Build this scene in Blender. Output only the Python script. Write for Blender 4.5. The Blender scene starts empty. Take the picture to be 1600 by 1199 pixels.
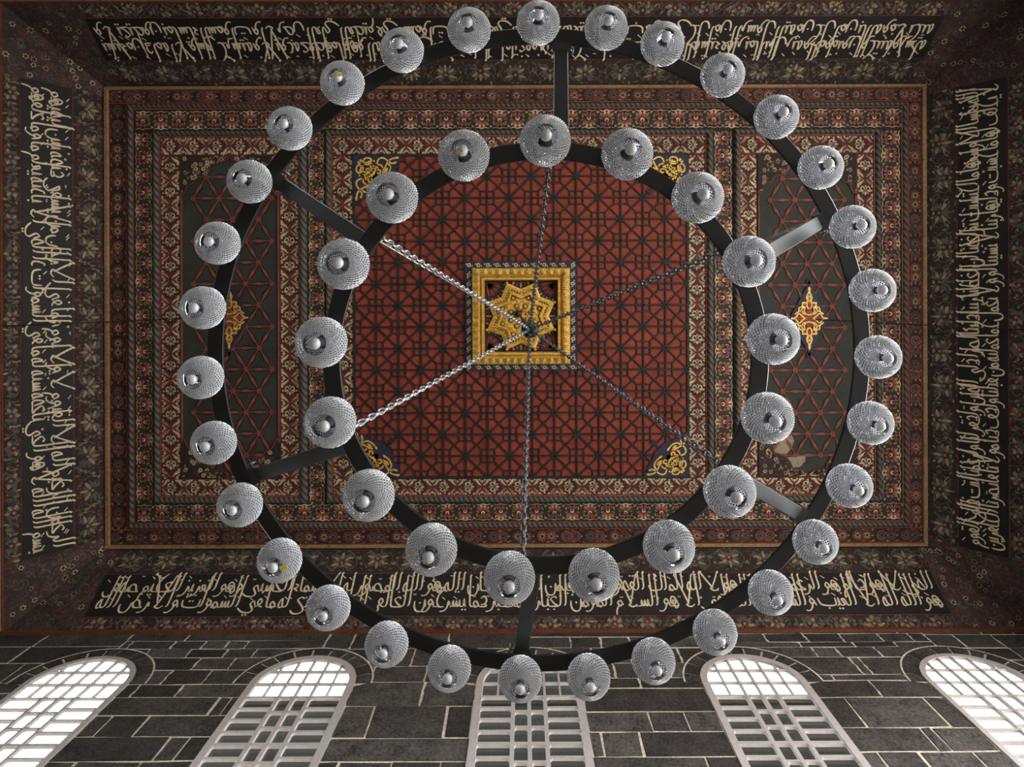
import bpy, math, random
from mathutils import Vector, Matrix

# ------------------------------------------------------------------ setup
S = bpy.context.scene
COL = S.collection
PI = math.pi
F = 1067.0                      # focal length in pixels of the 1600 px wide photograph
PX, PY = 817.4, 473.3           # zenith point in the photograph
ROLL = -0.0032
CR, SR = math.cos(ROLL), math.sin(ROLL)
EYE = 1.6                       # eye height above the floor
HW = 11.406                     # height of the top of the wall above the eye
HC = 12.638                     # height of the flat ceiling above the eye
D = 5.5                         # distance to the window wall


def W(x, y, h):
    """pixel of the photograph at a height above the eye -> world point"""
    dx, dy = x - PX, y - PY
    return Vector(((dx * CR + dy * SR) * h / F, (-dx * SR + dy * CR) * h / F, h + EYE))


def CE(x, y, off=0.0):
    """rectified ceiling pixel -> world point on the flat ceiling (off = below it)"""
    return Vector(((x - PX) * HC / F, (y - PY) * HC / F, HC + EYE - off))


# ------------------------------------------------------------------ materials
MATS = {}
PAINT = 0.74             # listed colours lowered evenly so the lamps read brighter, in place of less exposure


TONED_DOWN = {'black_ground', 'dark_brown_ground', 'cove_brown_ground', 'cove_corner_ground', 'grey_leaf_paint', 'tan_leaf_paint', 'cream_paint', 'vermilion_paint', 'dull_red_paint', 'maroon_ground', 'salmon_petal_paint', 'dark_green_paint', 'star_panel_wood', 'rust_strip', 'black_green_strip', 'tan_wood', 'red_panel_wood', 'dark_stone', 'grey_stone', 'brown_black_stone', 'reddish_wood_board'}


def mat(name, col, rough=0.7, metal=0.0, var=0.35, scale=3.0, fine=22.0, bump=0.0, spec=0.3, col2=None, sat=None):
    if name in MATS:
        return MATS[name]
    m = bpy.data.materials.new(name)
    m.use_nodes = True
    nt = m.node_tree
    b = nt.nodes['Principled BSDF']
    b.inputs['Roughness'].default_value = rough
    b.inputs['Metallic'].default_value = metal
    b.inputs['Specular IOR Level'].default_value = spec
    tc = nt.nodes.new('ShaderNodeTexCoord')
    n1 = nt.nodes.new('ShaderNodeTexNoise')
    n1.inputs['Scale'].default_value = scale
    n1.inputs['Detail'].default_value = 6
    n1.inputs['Roughness'].default_value = 0.7
    n2 = nt.nodes.new('ShaderNodeTexNoise')
    n2.inputs['Scale'].default_value = fine
    n2.inputs['Detail'].default_value = 3
    nt.links.new(tc.outputs['Object'], n1.inputs['Vector'])
    nt.links.new(tc.outputs['Object'], n2.inputs['Vector'])
    ad = nt.nodes.new('ShaderNodeMath')
    ad.operation = 'ADD'
    nt.links.new(n1.outputs['Fac'], ad.inputs[0])
    nt.links.new(n2.outputs['Fac'], ad.inputs[1])
    rp = nt.nodes.new('ShaderNodeValToRGB')
    if name in TONED_DOWN:
        col = [c * PAINT for c in col]
    lo = [c * (1 - var) for c in col[:3]]
    hi = [min(1, c * (1 + var)) for c in (col2 or col)[:3]]
    mr = nt.nodes.new('ShaderNodeMapRange')
    mr.inputs['From Min'].default_value = 0.7
    mr.inputs['From Max'].default_value = 1.3
    nt.links.new(ad.outputs[0], mr.inputs['Value'])
    rp.color_ramp.elements[0].position = 0.0
    rp.color_ramp.elements[0].color = (*lo, 1)
    rp.color_ramp.elements[1].position = 1.0
    rp.color_ramp.elements[1].color = (*hi, 1)
    nt.links.new(mr.outputs[0], rp.inputs['Fac'])
    nt.links.new(rp.outputs['Color'], b.inputs['Base Color'])
    if bump:
        bp = nt.nodes.new('ShaderNodeBump')
        bp.inputs['Strength'].default_value = bump
        bp.inputs['Distance'].default_value = 0.02
        nt.links.new(ad.outputs[0], bp.inputs['Height'])
        nt.links.new(bp.outputs['Normal'], b.inputs['Normal'])
    MATS[name] = m
    return m


def rope_mat(name, c1, c2):
    m = mat(name, c1)
    nt = m.node_tree
    b = nt.nodes['Principled BSDF']
    tc = nt.nodes.new('ShaderNodeTexCoord')
    mp = nt.nodes.new('ShaderNodeMapping')
    mp.inputs['Rotation'].default_value = (0, 0, 0.62)
    wv = nt.nodes.new('ShaderNodeTexWave')
    wv.inputs['Scale'].default_value = 4.2
    wv.inputs['Distortion'].default_value = 0.6
    nt.links.new(tc.outputs['Object'], mp.inputs['Vector'])
    nt.links.new(mp.outputs['Vector'], wv.inputs['Vector'])
    rp = nt.nodes.new('ShaderNodeValToRGB')
    rp.color_ramp.elements[0].color = (*c1, 1)
    rp.color_ramp.elements[1].color = (*c2, 1)
    nt.links.new(wv.outputs['Color'], rp.inputs['Fac'])
    nt.links.new(rp.outputs['Color'], b.inputs['Base Color'])
    return m


M_BLACK = mat('black_ground', (0.012, 0.010, 0.011), 0.6)
M_DARK = mat('dark_brown_ground', (0.030, 0.020, 0.016), 0.75, var=0.5)
M_COVE = mat('cove_brown_ground', (0.040, 0.028, 0.024), 0.8, var=0.5)
M_CORN = mat('cove_corner_ground', (0.062, 0.042, 0.040), 0.8, var=0.6)
M_GREY = mat('grey_leaf_paint', (0.115, 0.105, 0.088), 0.75, var=0.5)
M_TAN = mat('tan_leaf_paint', (0.34, 0.25, 0.15), 0.75, var=0.5)
M_CREAM = mat('cream_paint', (0.62, 0.50, 0.31), 0.7, var=0.45)
M_RED = mat('vermilion_paint', (0.30, 0.066, 0.040), 0.7, var=0.45)
M_DRED = mat('dull_red_paint', (0.17, 0.042, 0.030), 0.75, var=0.5)
M_MAROON = mat('maroon_ground', (0.075, 0.020, 0.018), 0.75, var=0.5)
M_SALMON = mat('salmon_petal_paint', (0.37, 0.13, 0.08), 0.7, var=0.4)
M_GREEN = mat('dark_green_paint', (0.030, 0.034, 0.025), 0.7, var=0.5)
M_NAVY = mat('navy_paint', (0.018, 0.022, 0.045), 0.6, var=0.4)
M_GILD = mat('gilt', (0.76, 0.41, 0.075), 0.40, metal=0.25, var=0.55, scale=9, fine=40, spec=0.6, bump=0.3)
M_GOLDTEXT = mat('gilt_lettering', (0.66, 0.545, 0.375), 0.55, metal=0.0, var=0.28, spec=0.4)
M_HOLLOWSHADE = mat('painted_hollow_shade', (0.10, 0.050, 0.012), 0.8, var=0.4)
M_WOOD = mat('tan_wood', (0.34, 0.20, 0.095), 0.6, var=0.45, scale=1.5)
M_BOARD = mat('reddish_wood_board', (0.21, 0.060, 0.026), 0.6, var=0.4)
M_REDPANEL = mat('red_panel_wood', (0.30, 0.048, 0.026), 0.75, var=0.42, scale=2.2, fine=40, bump=0.15)
M_STRIP = mat('black_green_strip', (0.020, 0.023, 0.020), 0.6, var=0.5)
M_STAR = mat('star_panel_wood', (0.040, 0.042, 0.036), 0.75, var=0.4, fine=50)
M_SPINDLE = mat('rust_strip', (0.27, 0.062, 0.040), 0.7, var=0.35)
M_BARE = mat('bare_wood', (0.24, 0.20, 0.12), 0.7, var=0.3)
M_ROPE = rope_mat('rope_moulding_paint', (0.020, 0.020, 0.017), (0.115, 0.105, 0.085))
M_STONE = mat('dark_stone', (0.080, 0.072, 0.067), 0.85, var=0.75, scale=3.2, fine=26, bump=0.55)
M_STONE2 = mat('grey_stone', (0.110, 0.100, 0.092), 0.85, var=0.75, scale=3.6, fine=26, bump=0.55)
M_STONE3 = mat('brown_black_stone', (0.055, 0.048, 0.044), 0.85, var=0.75, scale=2.6, fine=26, bump=0.55)
M_MORTAR = mat('pale_mortar', (0.66, 0.60, 0.51), 0.9, var=0.4, scale=5)
M_PLASTER = mat('pale_plaster', (0.49, 0.455, 0.445), 0.75, var=0.12, scale=2)
M_IRON = mat('black_iron', (0.016, 0.016, 0.017), 0.45, metal=0.0, var=0.3, spec=0.5, fine=60)
M_RING = mat('black_iron_ring', (0.006, 0.006, 0.0065), 0.30, metal=0.0, var=0.3, spec=0.45, fine=6)
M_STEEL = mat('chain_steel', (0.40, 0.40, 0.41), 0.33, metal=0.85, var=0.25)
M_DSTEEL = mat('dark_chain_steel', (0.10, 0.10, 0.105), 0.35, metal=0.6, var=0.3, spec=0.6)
M_CABLE = mat('black_cable', (0.010, 0.010, 0.010), 0.6, var=0.2)
M_YELLOW = mat('yellow_sticker', (0.85, 0.80, 0.03), 0.5, var=0.05)
M_OLIVE = mat('olive_sticker', (0.42, 0.38, 0.05), 0.5, var=0.05)
M_FLOOR = mat('pale_marble', (0.20, 0.185, 0.165), 0.45, var=0.2, scale=1)
M_INNER = mat('grey_stone_plain', (0.20, 0.185, 0.17), 0.85, var=0.3, scale=1)
M_OUTST = mat('outside_stone', (0.013, 0.0128, 0.0115), 0.9, var=0.3, scale=1, spec=0.0)


def glint_mat():
    """ridges of the cut glass: glints put in as white, glossy, letting light through"""
    m = bpy.data.materials.new('white_glint_ridges')
    m.use_nodes = True
    nt = m.node_tree
    b = nt.nodes['Principled BSDF']
    b.inputs['Base Color'].default_value = (0.96, 0.96, 0.98, 1)
    b.inputs['Roughness'].default_value = 0.16
    b.inputs['Specular IOR Level'].default_value = 0.9
    out = nt.nodes['Material Output']
    t = nt.nodes.new('ShaderNodeBsdfTranslucent')
    t.inputs['Color'].default_value = (0.92, 0.92, 0.95, 1)
    mx = nt.nodes.new('ShaderNodeMixShader')
    mx.inputs[0].default_value = 0.38
    nt.links.new(b.outputs[0], mx.inputs[1])
    nt.links.new(t.outputs[0], mx.inputs[2])
    nt.links.new(mx.outputs[0], out.inputs[0])
    return m


def clear_mat(name, tint=(1, 1, 1), gloss=1.0):
    m = bpy.data.materials.new(name)
    m.use_nodes = True
    nt = m.node_tree
    for n in list(nt.nodes):
        nt.nodes.remove(n)
    out = nt.nodes.new('ShaderNodeOutputMaterial')
    t = nt.nodes.new('ShaderNodeBsdfTransparent')
    t.inputs['Color'].default_value = (*tint, 1)
    g = nt.nodes.new('ShaderNodeBsdfGlossy')
    g.inputs['Roughness'].default_value = 0.03
    fr = nt.nodes.new('ShaderNodeFresnel')
    fr.inputs['IOR'].default_value = 1.45
    mx = nt.nodes.new('ShaderNodeMixShader')
    nt.links.new(fr.outputs[0], mx.inputs[0])
    nt.links.new(t.outputs[0], mx.inputs[1])
    nt.links.new(g.outputs[0], mx.inputs[2])
    nt.links.new(mx.outputs[0], out.inputs[0])
    return m


M_RIDGE = glint_mat()


def cut_mat():
    m = bpy.data.materials.new('cut_glass')
    m.use_nodes = True
    nt = m.node_tree
    for n in list(nt.nodes):
        nt.nodes.remove(n)
    out = nt.nodes.new('ShaderNodeOutputMaterial')
    g = nt.nodes.new('ShaderNodeBsdfGlass')
    g.inputs['Color'].default_value = (0.66, 0.67, 0.70, 1)
    g.inputs['Roughness'].default_value = 0.02
    g.inputs['IOR'].default_value = 1.5
    gl = nt.nodes.new('ShaderNodeBsdfGlossy')
    gl.inputs['Roughness'].default_value = 0.1
    mx = nt.nodes.new('ShaderNodeMixShader')
    mx.inputs[0].default_value = 0.22
    nt.links.new(g.outputs[0], mx.inputs[1])
    nt.links.new(gl.outputs[0], mx.inputs[2])
    nt.links.new(mx.outputs[0], out.inputs[0])
    return m


M_GLASS = cut_mat()
M_GLASSIN = clear_mat('inner_glass', (0.9, 0.9, 0.92))
M_PANE = clear_mat('window_glass', (0.62, 0.63, 0.62))


def bulb_mat():
    m = bpy.data.materials.new('clear_bulb_glass')
    m.use_nodes = True
    nt = m.node_tree
    b = nt.nodes['Principled BSDF']
    b.inputs['Base Color'].default_value = (0.92, 0.92, 0.95, 1)
    b.inputs['Roughness'].default_value = 0.06
    b.inputs['IOR'].default_value = 1.5
    b.inputs['Transmission Weight'].default_value = 0.45
    return m


M_BULB = bulb_mat()


# ------------------------------------------------------------------ mesh builder
class MB:
    def __init__(s):
        s.v, s.f, s.m, s.mats, s.sm = [], [], [], [], []

    def mi(s, m):
        if m not in s.mats:
            s.mats.append(m)
        return s.mats.index(m)

    def face(s, pts, m, smooth=False):
        i = len(s.v)
        s.v.extend([tuple(p) for p in pts])
        s.f.append(tuple(range(i, i + len(pts))))
        s.m.append(s.mi(m))
        s.sm.append(smooth)

    def mesh(s, vs, fs, m, smooth=False):
        i = len(s.v)
        s.v.extend([tuple(p) for p in vs])
        k = s.mi(m)
        for f in fs:
            s.f.append(tuple(i + j for j in f))
            s.m.append(k)
            s.sm.append(smooth)

    def box(s, a, b, m):
        x0, y0, z0 = a
        x1, y1, z1 = b
        vs = [(x0, y0, z0), (x1, y0, z0), (x1, y1, z0), (x0, y1, z0), (x0, y0, z1), (x1, y0, z1), (x1, y1, z1), (x0, y1, z1)]
        fs = [(0, 3, 2, 1), (4, 5, 6, 7), (0, 1, 5, 4), (1, 2, 6, 5), (2, 3, 7, 6), (3, 0, 4, 7)]
        s.mesh(vs, fs, m)

    def prism(s, poly_bottom, poly_top, m, mside=None, smooth=False):
        """two matching loops joined by side walls, both capped"""
        n = len(poly_bottom)
        vs = list(poly_bottom) + list(poly_top)
        s.mesh(vs, [tuple(reversed(range(n))), tuple(range(n, 2 * n))], m, smooth)
        s.mesh(vs, [(i, (i + 1) % n, n + (i + 1) % n, n + i) for i in range(n)], mside or m, smooth)

    def tube(s, pts, r, m, n=8, closed=False, cap=True, smooth=True):
        pts = [Vector(p) for p in pts]
        L = len(pts)
        rs = r if isinstance(r, (list, tuple)) else [r] * L
        rings = []
        up = None
        for i in range(L):
            if closed:
                t = pts[(i + 1) % L] - pts[(i - 1) % L]
            else:
                t = pts[min(i + 1, L - 1)] - pts[max(i - 1, 0)]
            t.normalize()
            if up is None:
                up = Vector((0, 0, 1)) if abs(t.z) < 0.9 else Vector((1, 0, 0))
            a = t.cross(up)
            if a.length < 1e-6:
                a = t.orthogonal()
            a.normalize()
            b = a.cross(t)
            up = b
            rings.append([pts[i] + (a * math.cos(2 * PI * k / n) + b * math.sin(2 * PI * k / n)) * rs[i] for k in range(n)])
        vs = [p for q in rings for p in q]
        fs = []
        for i in range(L if closed else L - 1):
            j = (i + 1) % L
            for k in range(n):
                fs.append((i * n + k, i * n + (k + 1) % n, j * n + (k + 1) % n, j * n + k))
        if cap and not closed:
            fs.append(tuple(reversed(range(n))))
            fs.append(tuple(range((L - 1) * n, L * n)))
        s.mesh(vs, fs, m, smooth)

    def lathe(s, prof, c, m, n=24, smooth=True):
        """prof: list of (radius, z) around the vertical axis through c"""
        c = Vector(c)
        vs = []
        for r, z in prof:
            for k in range(n):
                a = 2 * PI * k / n
                vs.append(c + Vector((r * math.cos(a), r * math.sin(a), z)))
        fs = []
        for i in range(len(prof) - 1):
            for k in range(n):
                fs.append((i * n + k, i * n + (k + 1) % n, (i + 1) * n + (k + 1) % n, (i + 1) * n + k))
        s.mesh(vs, fs, m, smooth)

    def build(s, name, parent=None):
        me = bpy.data.meshes.new(name)
        me.from_pydata(s.v, [], s.f)
        for m in s.mats:
            me.materials.append(m)
        me.polygons.foreach_set('material_index', s.m)
        me.polygons.foreach_set('use_smooth', s.sm)
        me.update()
        o = bpy.data.objects.new(name, me)
        COL.objects.link(o)
        if parent is not None:
            o.parent = parent
            o.matrix_parent_inverse = parent.matrix_world.inverted()
        return o


def weld(o, dist=1e-4):
    import bmesh
    bm = bmesh.new()
    bm.from_mesh(o.data)
    bmesh.ops.remove_doubles(bm, verts=bm.verts, dist=dist)
    bmesh.ops.recalc_face_normals(bm, faces=bm.faces)
    bm.to_mesh(o.data)
    bm.free()


def tag(o, label=None, cat=None, group=None):
    if label:
        o['label'] = label
    if cat:
        o['category'] = cat
    if group:
        o['group'] = group
    return o


def struct(o):
    o['kind'] = 'structure'
    return o


def empty(name, loc):
    o = bpy.data.objects.new(name, None)
    o.location = loc
    o.empty_display_size = 0.2
    COL.objects.link(o)
    bpy.context.view_layer.update()
    return o


# ------------------------------------------------------------------ painted ornament
class Paint:
    """polygons painted on a surface; mp(a, b, off) -> world point, off = metres in front of the surface"""

    def __init__(s, mb, mp, lift=0.003):
        s.mb, s.mp, s.lift = mb, mp, lift

    def poly(s, pts, m, layer=1):
        s.mb.face([s.mp(a, b, s.lift * layer) for a, b in pts], m)

    def disc(s, a, b, r, m, layer=1, n=10, ry=None):
        ry = ry or r
        s.poly([(a + r * math.cos(2 * PI * k / n), b + ry * math.sin(2 * PI * k / n)) for k in range(n)], m, layer)

    def ring(s, a, b, r0, r1, m, layer=1, n=14):
        for k in range(n):
            p, q = 2 * PI * k / n, 2 * PI * (k + 1) / n
            s.poly([(a + r0 * math.cos(p), b + r0 * math.sin(p)), (a + r1 * math.cos(p), b + r1 * math.sin(p)),
                    (a + r1 * math.cos(q), b + r1 * math.sin(q)), (a + r0 * math.cos(q), b + r0 * math.sin(q))], m, layer)

    def leaf(s, a, b, ang, ln, w, m, layer=1):
        c, sn = math.cos(ang), math.sin(ang)
        pts = [(0, 0), (0.3, 0.42), (0.6, 0.5), (0.85, 0.28), (1, 0), (0.85, -0.28), (0.6, -0.5), (0.3, -0.42)]
        s.poly([(a + x * ln * c - y * w * sn, b + x * ln * sn + y * w * c) for x, y in pts], m, layer)

    def stroke(s, pts, w, m, layer=1, taper=False, smooth=2, ws=None):
        P = smooth_line(pts, smooth)
        n = len(P)
        L, R = [], []
        for i in range(n):
            x0, y0 = P[max(i - 1, 0)]
            x1, y1 = P[min(i + 1, n - 1)]
            dx, dy = x1 - x0, y1 - y0
            q = math.hypot(dx, dy) or 1
            f = 1.0
            if taper:
                f = 0.35 + 0.65 * math.sin(PI * min(max(i / (n - 1), 0.02), 0.98))
            if ws:
                f *= ws(dx / q, dy / q, i / (n - 1))
            k = w * 0.5 * f / q
            L.append((P[i][0] - dy * k, P[i][1] + dx * k))
            R.append((P[i][0] + dy * k, P[i][1] - dx * k))
        vs = [s.mp(a, b, s.lift * layer) for a, b in L + R]
        s.mb.mesh(vs, [(i, i + 1, n + i + 1, n + i) for i in range(n - 1)], m)

    def flower(s, a, b, r, n, m, mc=None, layer=2, w=0.55, rot=0.0, r0=0.25):
        for k in range(n):
            t = rot + 2 * PI * k / n
            s.leaf(a + r * r0 * math.cos(t), b + r * r0 * math.sin(t), t, r * (1 - r0), r * w, m, layer)
        if mc:
            s.disc(a, b, r * r0, mc, layer + 1, 8)


def smooth_line(pts, k):
    if k <= 0 or len(pts) < 3:
        return list(pts)
    out = []
    n = len(pts)
    for i in range(n - 1):
        p0, p1, p2, p3 = pts[max(i - 1, 0)], pts[i], pts[i + 1], pts[min(i + 2, n - 1)]
        for j in range(k + 1):
            t = j / (k + 1)
            t2, t3 = t * t, t * t * t
            out.append(tuple(0.5 * (2 * p1[c] + (p2[c] - p0[c]) * t + (2 * p0[c] - 5 * p1[c] + 4 * p2[c] - p3[c]) * t2
                                    + (3 * p1[c] - p0[c] - 3 * p2[c] + p3[c]) * t3) for c in (0, 1)))
    out.append(tuple(pts[-1]))
    return out


def sub(mp, x, y, ux, uy, vx, vy):
    """mapping in a frame: origin (x, y), s axis (ux, uy), t axis (vx, vy)"""
    return lambda a, b, off: mp(x + a * ux + b * vx, y + a * uy + b * vy, off)


def loop_runs(x0, y0, x1, y1, w):
    """four straight runs of a band of width w just inside a rectangle: (origin, s axis, t axis, length)"""
    return [((x0, y0), (1, 0), (0, 1), x1 - x0), ((x0, y1), (1, 0), (0, -1), x1 - x0),
            ((x0, y0 + w), (0, 1), (1, 0), y1 - y0 - 2 * w), ((x1, y0 + w), (0, 1), (-1, 0), y1 - y0 - 2 * w)]


def base_frame(mb, x0, y0, x1, y1, ws, m, off=0.0):
    """flat frame of band width ws = (left, top, right, bottom)"""
    l, t, r, b = ws
    o = [(x0, y0), (x1, y0), (x1, y1), (x0, y1)]
    i = [(x0 + l, y0 + t), (x1 - r, y0 + t), (x1 - r, y1 - b), (x0 + l, y1 - b)]
    for k in range(4):
        j = (k + 1) % 4
        mb.face([CE(*o[k], off), CE(*o[j], off), CE(*i[j], off), CE(*i[k], off)], m)


def motif_rosettes(mp, mb, L, w, rnd):
    p = Paint(mb, mp)
    p.poly([(0, 0.4), (L, 0.4), (L, 1.6), (0, 1.6)], M_DRED, 1)
    p.poly([(0, w - 2.4), (L, w - 2.4), (L, w - 0.8), (0, w - 0.8)], M_RED, 1)
    n = max(1, round(L / 19.0))
    st = L / n
    for i in range(n):
        c = (i + 0.5) * st + (2.2 if i % 2 else -2.2)
        m = M_RED if rnd.random() < 0.35 else M_DRED
        y = w * 0.47
        p.ring(c, y, 6.0, 8.2, m, 1, 12)
        p.disc(c, y, 6.0, M_BLACK, 1)
        p.flower(c, y, 5.9, 8, M_GREY if rnd.random() < 0.6 else M_TAN, M_BLACK, 2, 0.42)
        q = c + (st * 0.5 if not i % 2 else st * 0.5)
        p.disc(q, y, 1.5, M_CREAM if i % 2 else M_TAN, 2, 6)
        for yy in (3.4, w - 4.6):
            if rnd.random() < 0.75:
                p.disc(q + rnd.uniform(-1, 1), yy, 1.0, M_CREAM, 2, 6)
            p.leaf(q - 4, yy, rnd.uniform(-0.6, 0.6), 5, 2.2, M_RED, 2)
            p.leaf(q + 4, yy, PI + rnd.uniform(-0.6, 0.6), 5, 2.2, M_RED, 2)
            p.leaf(c, yy, rnd.uniform(0, 6), 4, 1.6, M_DRED, 2)
            p.leaf(c + 3, yy, rnd.uniform(0, 6), 4, 1.6, M_GREY, 2)


def motif_palmettes(mp, mb, L, w, rnd):
    p = Paint(mb, mp)
    n = max(2, round(L / 28.0))
    st = L / n
    for i in range(n):
        c = (i + 0.5) * st
        up = 1 if i % 2 else -1
        y0 = w * (0.46 if up > 0 else 0.54)
        k = w / 33.0
        # petals opening towards one edge
        for j in range(5):
            a = (j - 2) * 0.46
            an = PI / 2 * up + a
            p.leaf(c + 4.0 * k * math.cos(an), y0 + 4.0 * k * math.sin(an), an, 9.5 * k, 3.6 * k, M_SALMON if j % 2 else M_RED, 2)
        for j in range(4):
            an = PI / 2 * up + (j - 1.5) * 0.5
            p.leaf(c + 8.5 * k * math.cos(an), y0 + 8.5 * k * math.sin(an), an, 7.0 * k, 3.2 * k, M_CREAM if j in (1, 2) else M_TAN, 3)
        for d in (-1, 1):
            p.leaf(c + d * 2.2 * k, y0 - 3.4 * up * k, -PI / 2 * up + d * up * 1.05, 9.0 * k, 3.8 * k, M_RED, 2)
            p.leaf(c + d * 1.0 * k, y0 - 4.0 * up * k, -PI / 2 * up + d * up * 0.45, 6.5 * k, 2.6 * k, M_SALMON, 3)
            p.leaf(c + d * 6.5 * k, y0 + 1.0 * up * k, PI / 2 * up - d * up * 1.15, 6.0 * k, 3.0 * k, M_SALMON, 2)
        p.disc(c, y0, 3.4 * k, M_CREAM, 3, 10)
        p.disc(c, y0 - 1.2 * up * k, 1.9 * k, M_MAROON, 4, 8)
        # cream scrolls along both edges
        e = c + st * 0.5
        for yy, s in ((1.6, 1), (w - 1.6, -1)):
            p.stroke([(c - 11, yy + 0.6 * s), (c - 6, yy + 2.6 * s), (c, yy + 0.8 * s), (c + 6, yy + 2.4 * s), (c + 11, yy + 0.4 * s)], 1.9, M_CREAM if s * up < 0 else M_TAN, 2, True)
            p.leaf(e - 3, yy + 1.5 * s, 0.6 * s, 6, 2.0, M_TAN, 2)
            p.leaf(e + 3, yy + 2.5 * s, PI - 0.6 * s, 6, 2.0, M_CREAM, 2)
        # dark leaf masses between the palmettes
        p.disc(e, w * 0.5, 5.6, M_GREEN, 1, 12, w * 0.33)
        p.disc(e, w * 0.5, 1.4, M_MAROON, 2, 6, 2.6)
        for s in (-1, 1):
            p.leaf(e + 5.0 * s, w * 0.5 + rnd.uniform(-4, 4), rnd.uniform(0, 6), 4.5, 1.9, M_GREY, 2)
            p.leaf(c + 9.5 * s, w * 0.5 - up * 8, PI / 2 * up, 6, 2.2, M_TAN, 2)


def motif_lattice(mp, mb, L, w, rnd):
    p = Paint(mb, mp)
    n = max(1, round(L / 39.0))
    st = L / n
    h = w * 0.5
    p.poly([(0, 0.2), (L, 0.2), (L, 1.5), (0, 1.5)], M_RED, 1)
    p.poly([(0, w - 1.5), (L, w - 1.5), (L, w - 0.2), (0, w - 0.2)], M_DRED, 1)
    for i in range(n):
        c = (i + 0.5) * st
        q = st * 0.5
        # red lozenge
        for s in (-1, 1):
            p.stroke([(c - q, h), (c - q * 0.62, h + s * h * 0.28), (c - q * 0.32, h + s * h * 0.72), (c, h + s * h * 0.94),
                      (c + q * 0.32, h + s * h * 0.72), (c + q * 0.62, h + s * h * 0.28), (c + q, h)], 1.8, M_DRED, 2)
            # cream leaf arms of the crossing
            for d in (-1, 1):
                x = c + d * q
                p.stroke([(x - d * 1.5, h + s * 1.5), (x - d * q * 0.34, h + s * h * 0.42), (x - d * q * 0.48, h + s * h * 0.78), (x - d * q * 0.80, h + s * h * 0.90)], 4.0, M_CREAM if s > 0 else M_TAN, 1, True)
                p.leaf(x - d * q * 0.10, h + s * h * 0.48, s * (PI / 2 + d * 0.3), h * 0.34, 2.8, M_TAN, 2)
                p.leaf(x - d * q * 0.58, h + s * h * 0.66, s * (PI / 2 + d * 0.9), h * 0.28, 2.6, M_CREAM, 3)
            p.disc(c + q, h + s * h * 0.62, 1.9, M_CREAM, 3, 7)
            p.leaf(c + q, h + s * h * 0.30, s * PI / 2, h * 0.26, 2.6, M_SALMON, 3)
            p.disc(c + q - 4.5, h + s * h * 0.80, 1.4, M_CREAM, 3, 6)
            p.disc(c + q + 4.5, h + s * h * 0.80, 1.4, M_CREAM, 3, 6)
        # cream spray of petals in the lozenge
        for k in range(5):
            a = (k - 2) * 0.62
            p.leaf(c - 2.0 + 2.6 * math.cos(a), h + 2.6 * math.sin(a), a, 6.6, 3.2, M_CREAM if k % 2 == 0 else M_TAN, 3)
        for d in (-1, 1):
            p.stroke([(c - 1.0, h + d * 1.0), (c - 5.0, h + d * 2.0), (c - 6.5, h + d * 5.0), (c - 2.5, h + d * 7.2), (c + 1.0, h + d * 7.0)], 2.0, M_CREAM, 3, True)
        p.disc(c - 7.5, h, 1.8, M_TAN, 3, 7)
        p.disc(c, h, 2.0, M_GREY, 4, 8)
        for d in (-1, 1):
            p.leaf(c + d * 10, h, 0 if d > 0 else PI, 6, 2.6, M_DRED, 3)
            p.disc(c, h + d * h * 0.70, 1.5, M_CREAM, 3, 6)


def motif_lotus(mp, mb, L, w, rnd, dim=0.0, period=54.0):
    """large grey and tan flowers with leaves, mirrored inside each repeat"""
    p = Paint(mb, mp)
    n = max(2, round(L / period))
    st = L / n
    tmpl = []
    for k in range(30):
        tmpl.append((rnd.uniform(0.02, 0.5), rnd.uniform(0.05, 0.95), rnd.uniform(0, 2 * PI), rnd.uniform(4.5, 9), rnd.uniform(1.8, 3.4), rnd.random()))
    for i in range(n):
        c = (i + 0.5) * st
        f = 1 if i % 2 else -1
        for (a, b, an, ln, lw, r) in tmpl:
            yy = w * (b if f > 0 else 1 - b)
            for s in (-1, 1):
                if rnd.random() < 0.12 + dim:
                    continue
                m = M_TAN if r > 0.72 else M_GREY if r > 0.26 else M_DRED
                p.leaf(c + s * a * st, yy, an * f if s > 0 else PI - an * f, ln, lw, m, 1)
        y = w * (0.5 + 0.08 * f)
        for k in range(11):
            an = -f * PI / 2 + (k - 5) * 0.47
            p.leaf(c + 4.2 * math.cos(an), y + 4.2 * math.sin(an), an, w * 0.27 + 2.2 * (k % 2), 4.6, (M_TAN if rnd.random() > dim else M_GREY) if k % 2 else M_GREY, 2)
        p.disc(c, y, 3.4, M_DRED, 3, 9)
        p.disc(c, y, 1.7, M_TAN, 4, 7)
        for s in (-1, 1):
            x = c + s * st * 0.5
            p.stroke([(c + s * 9, y + f * 8), (c + s * st * 0.34, y + f * w * 0.22), (c + s * st * 0.44, y), (c + s * st * 0.34, y - f * w * 0.26)], 1.4, M_GREY, 1)
            p.leaf(x, w * 0.5, f * PI / 2 * s, 9, 4, M_DRED, 2)
            p.leaf(x, w * 0.5, -f * PI / 2 * s, 9, 4, M_TAN if rnd.random() > dim else M_GREY, 2)


# ------------------------------------------------------------------ flat ceiling
XL, XR, YT, YB = 165.0, 1447.0, 134.0, 855.0
rnd = random.Random(4)

slab = MB()
a, b = CE(XL - 8, YT - 8), CE(XR + 8, YB + 8)
slab.box((a.x, a.y, HC + EYE + 0.004), (b.x, b.y, HC + EYE + 0.25), M_DARK)
struct(slab.build('ceiling'))

TRIM = [0]


def trim(mb, label=None):
    TRIM[0] += 1
    o = struct(mb.build('trim_%d' % TRIM[0]))
    return tag(o, label)


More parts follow.
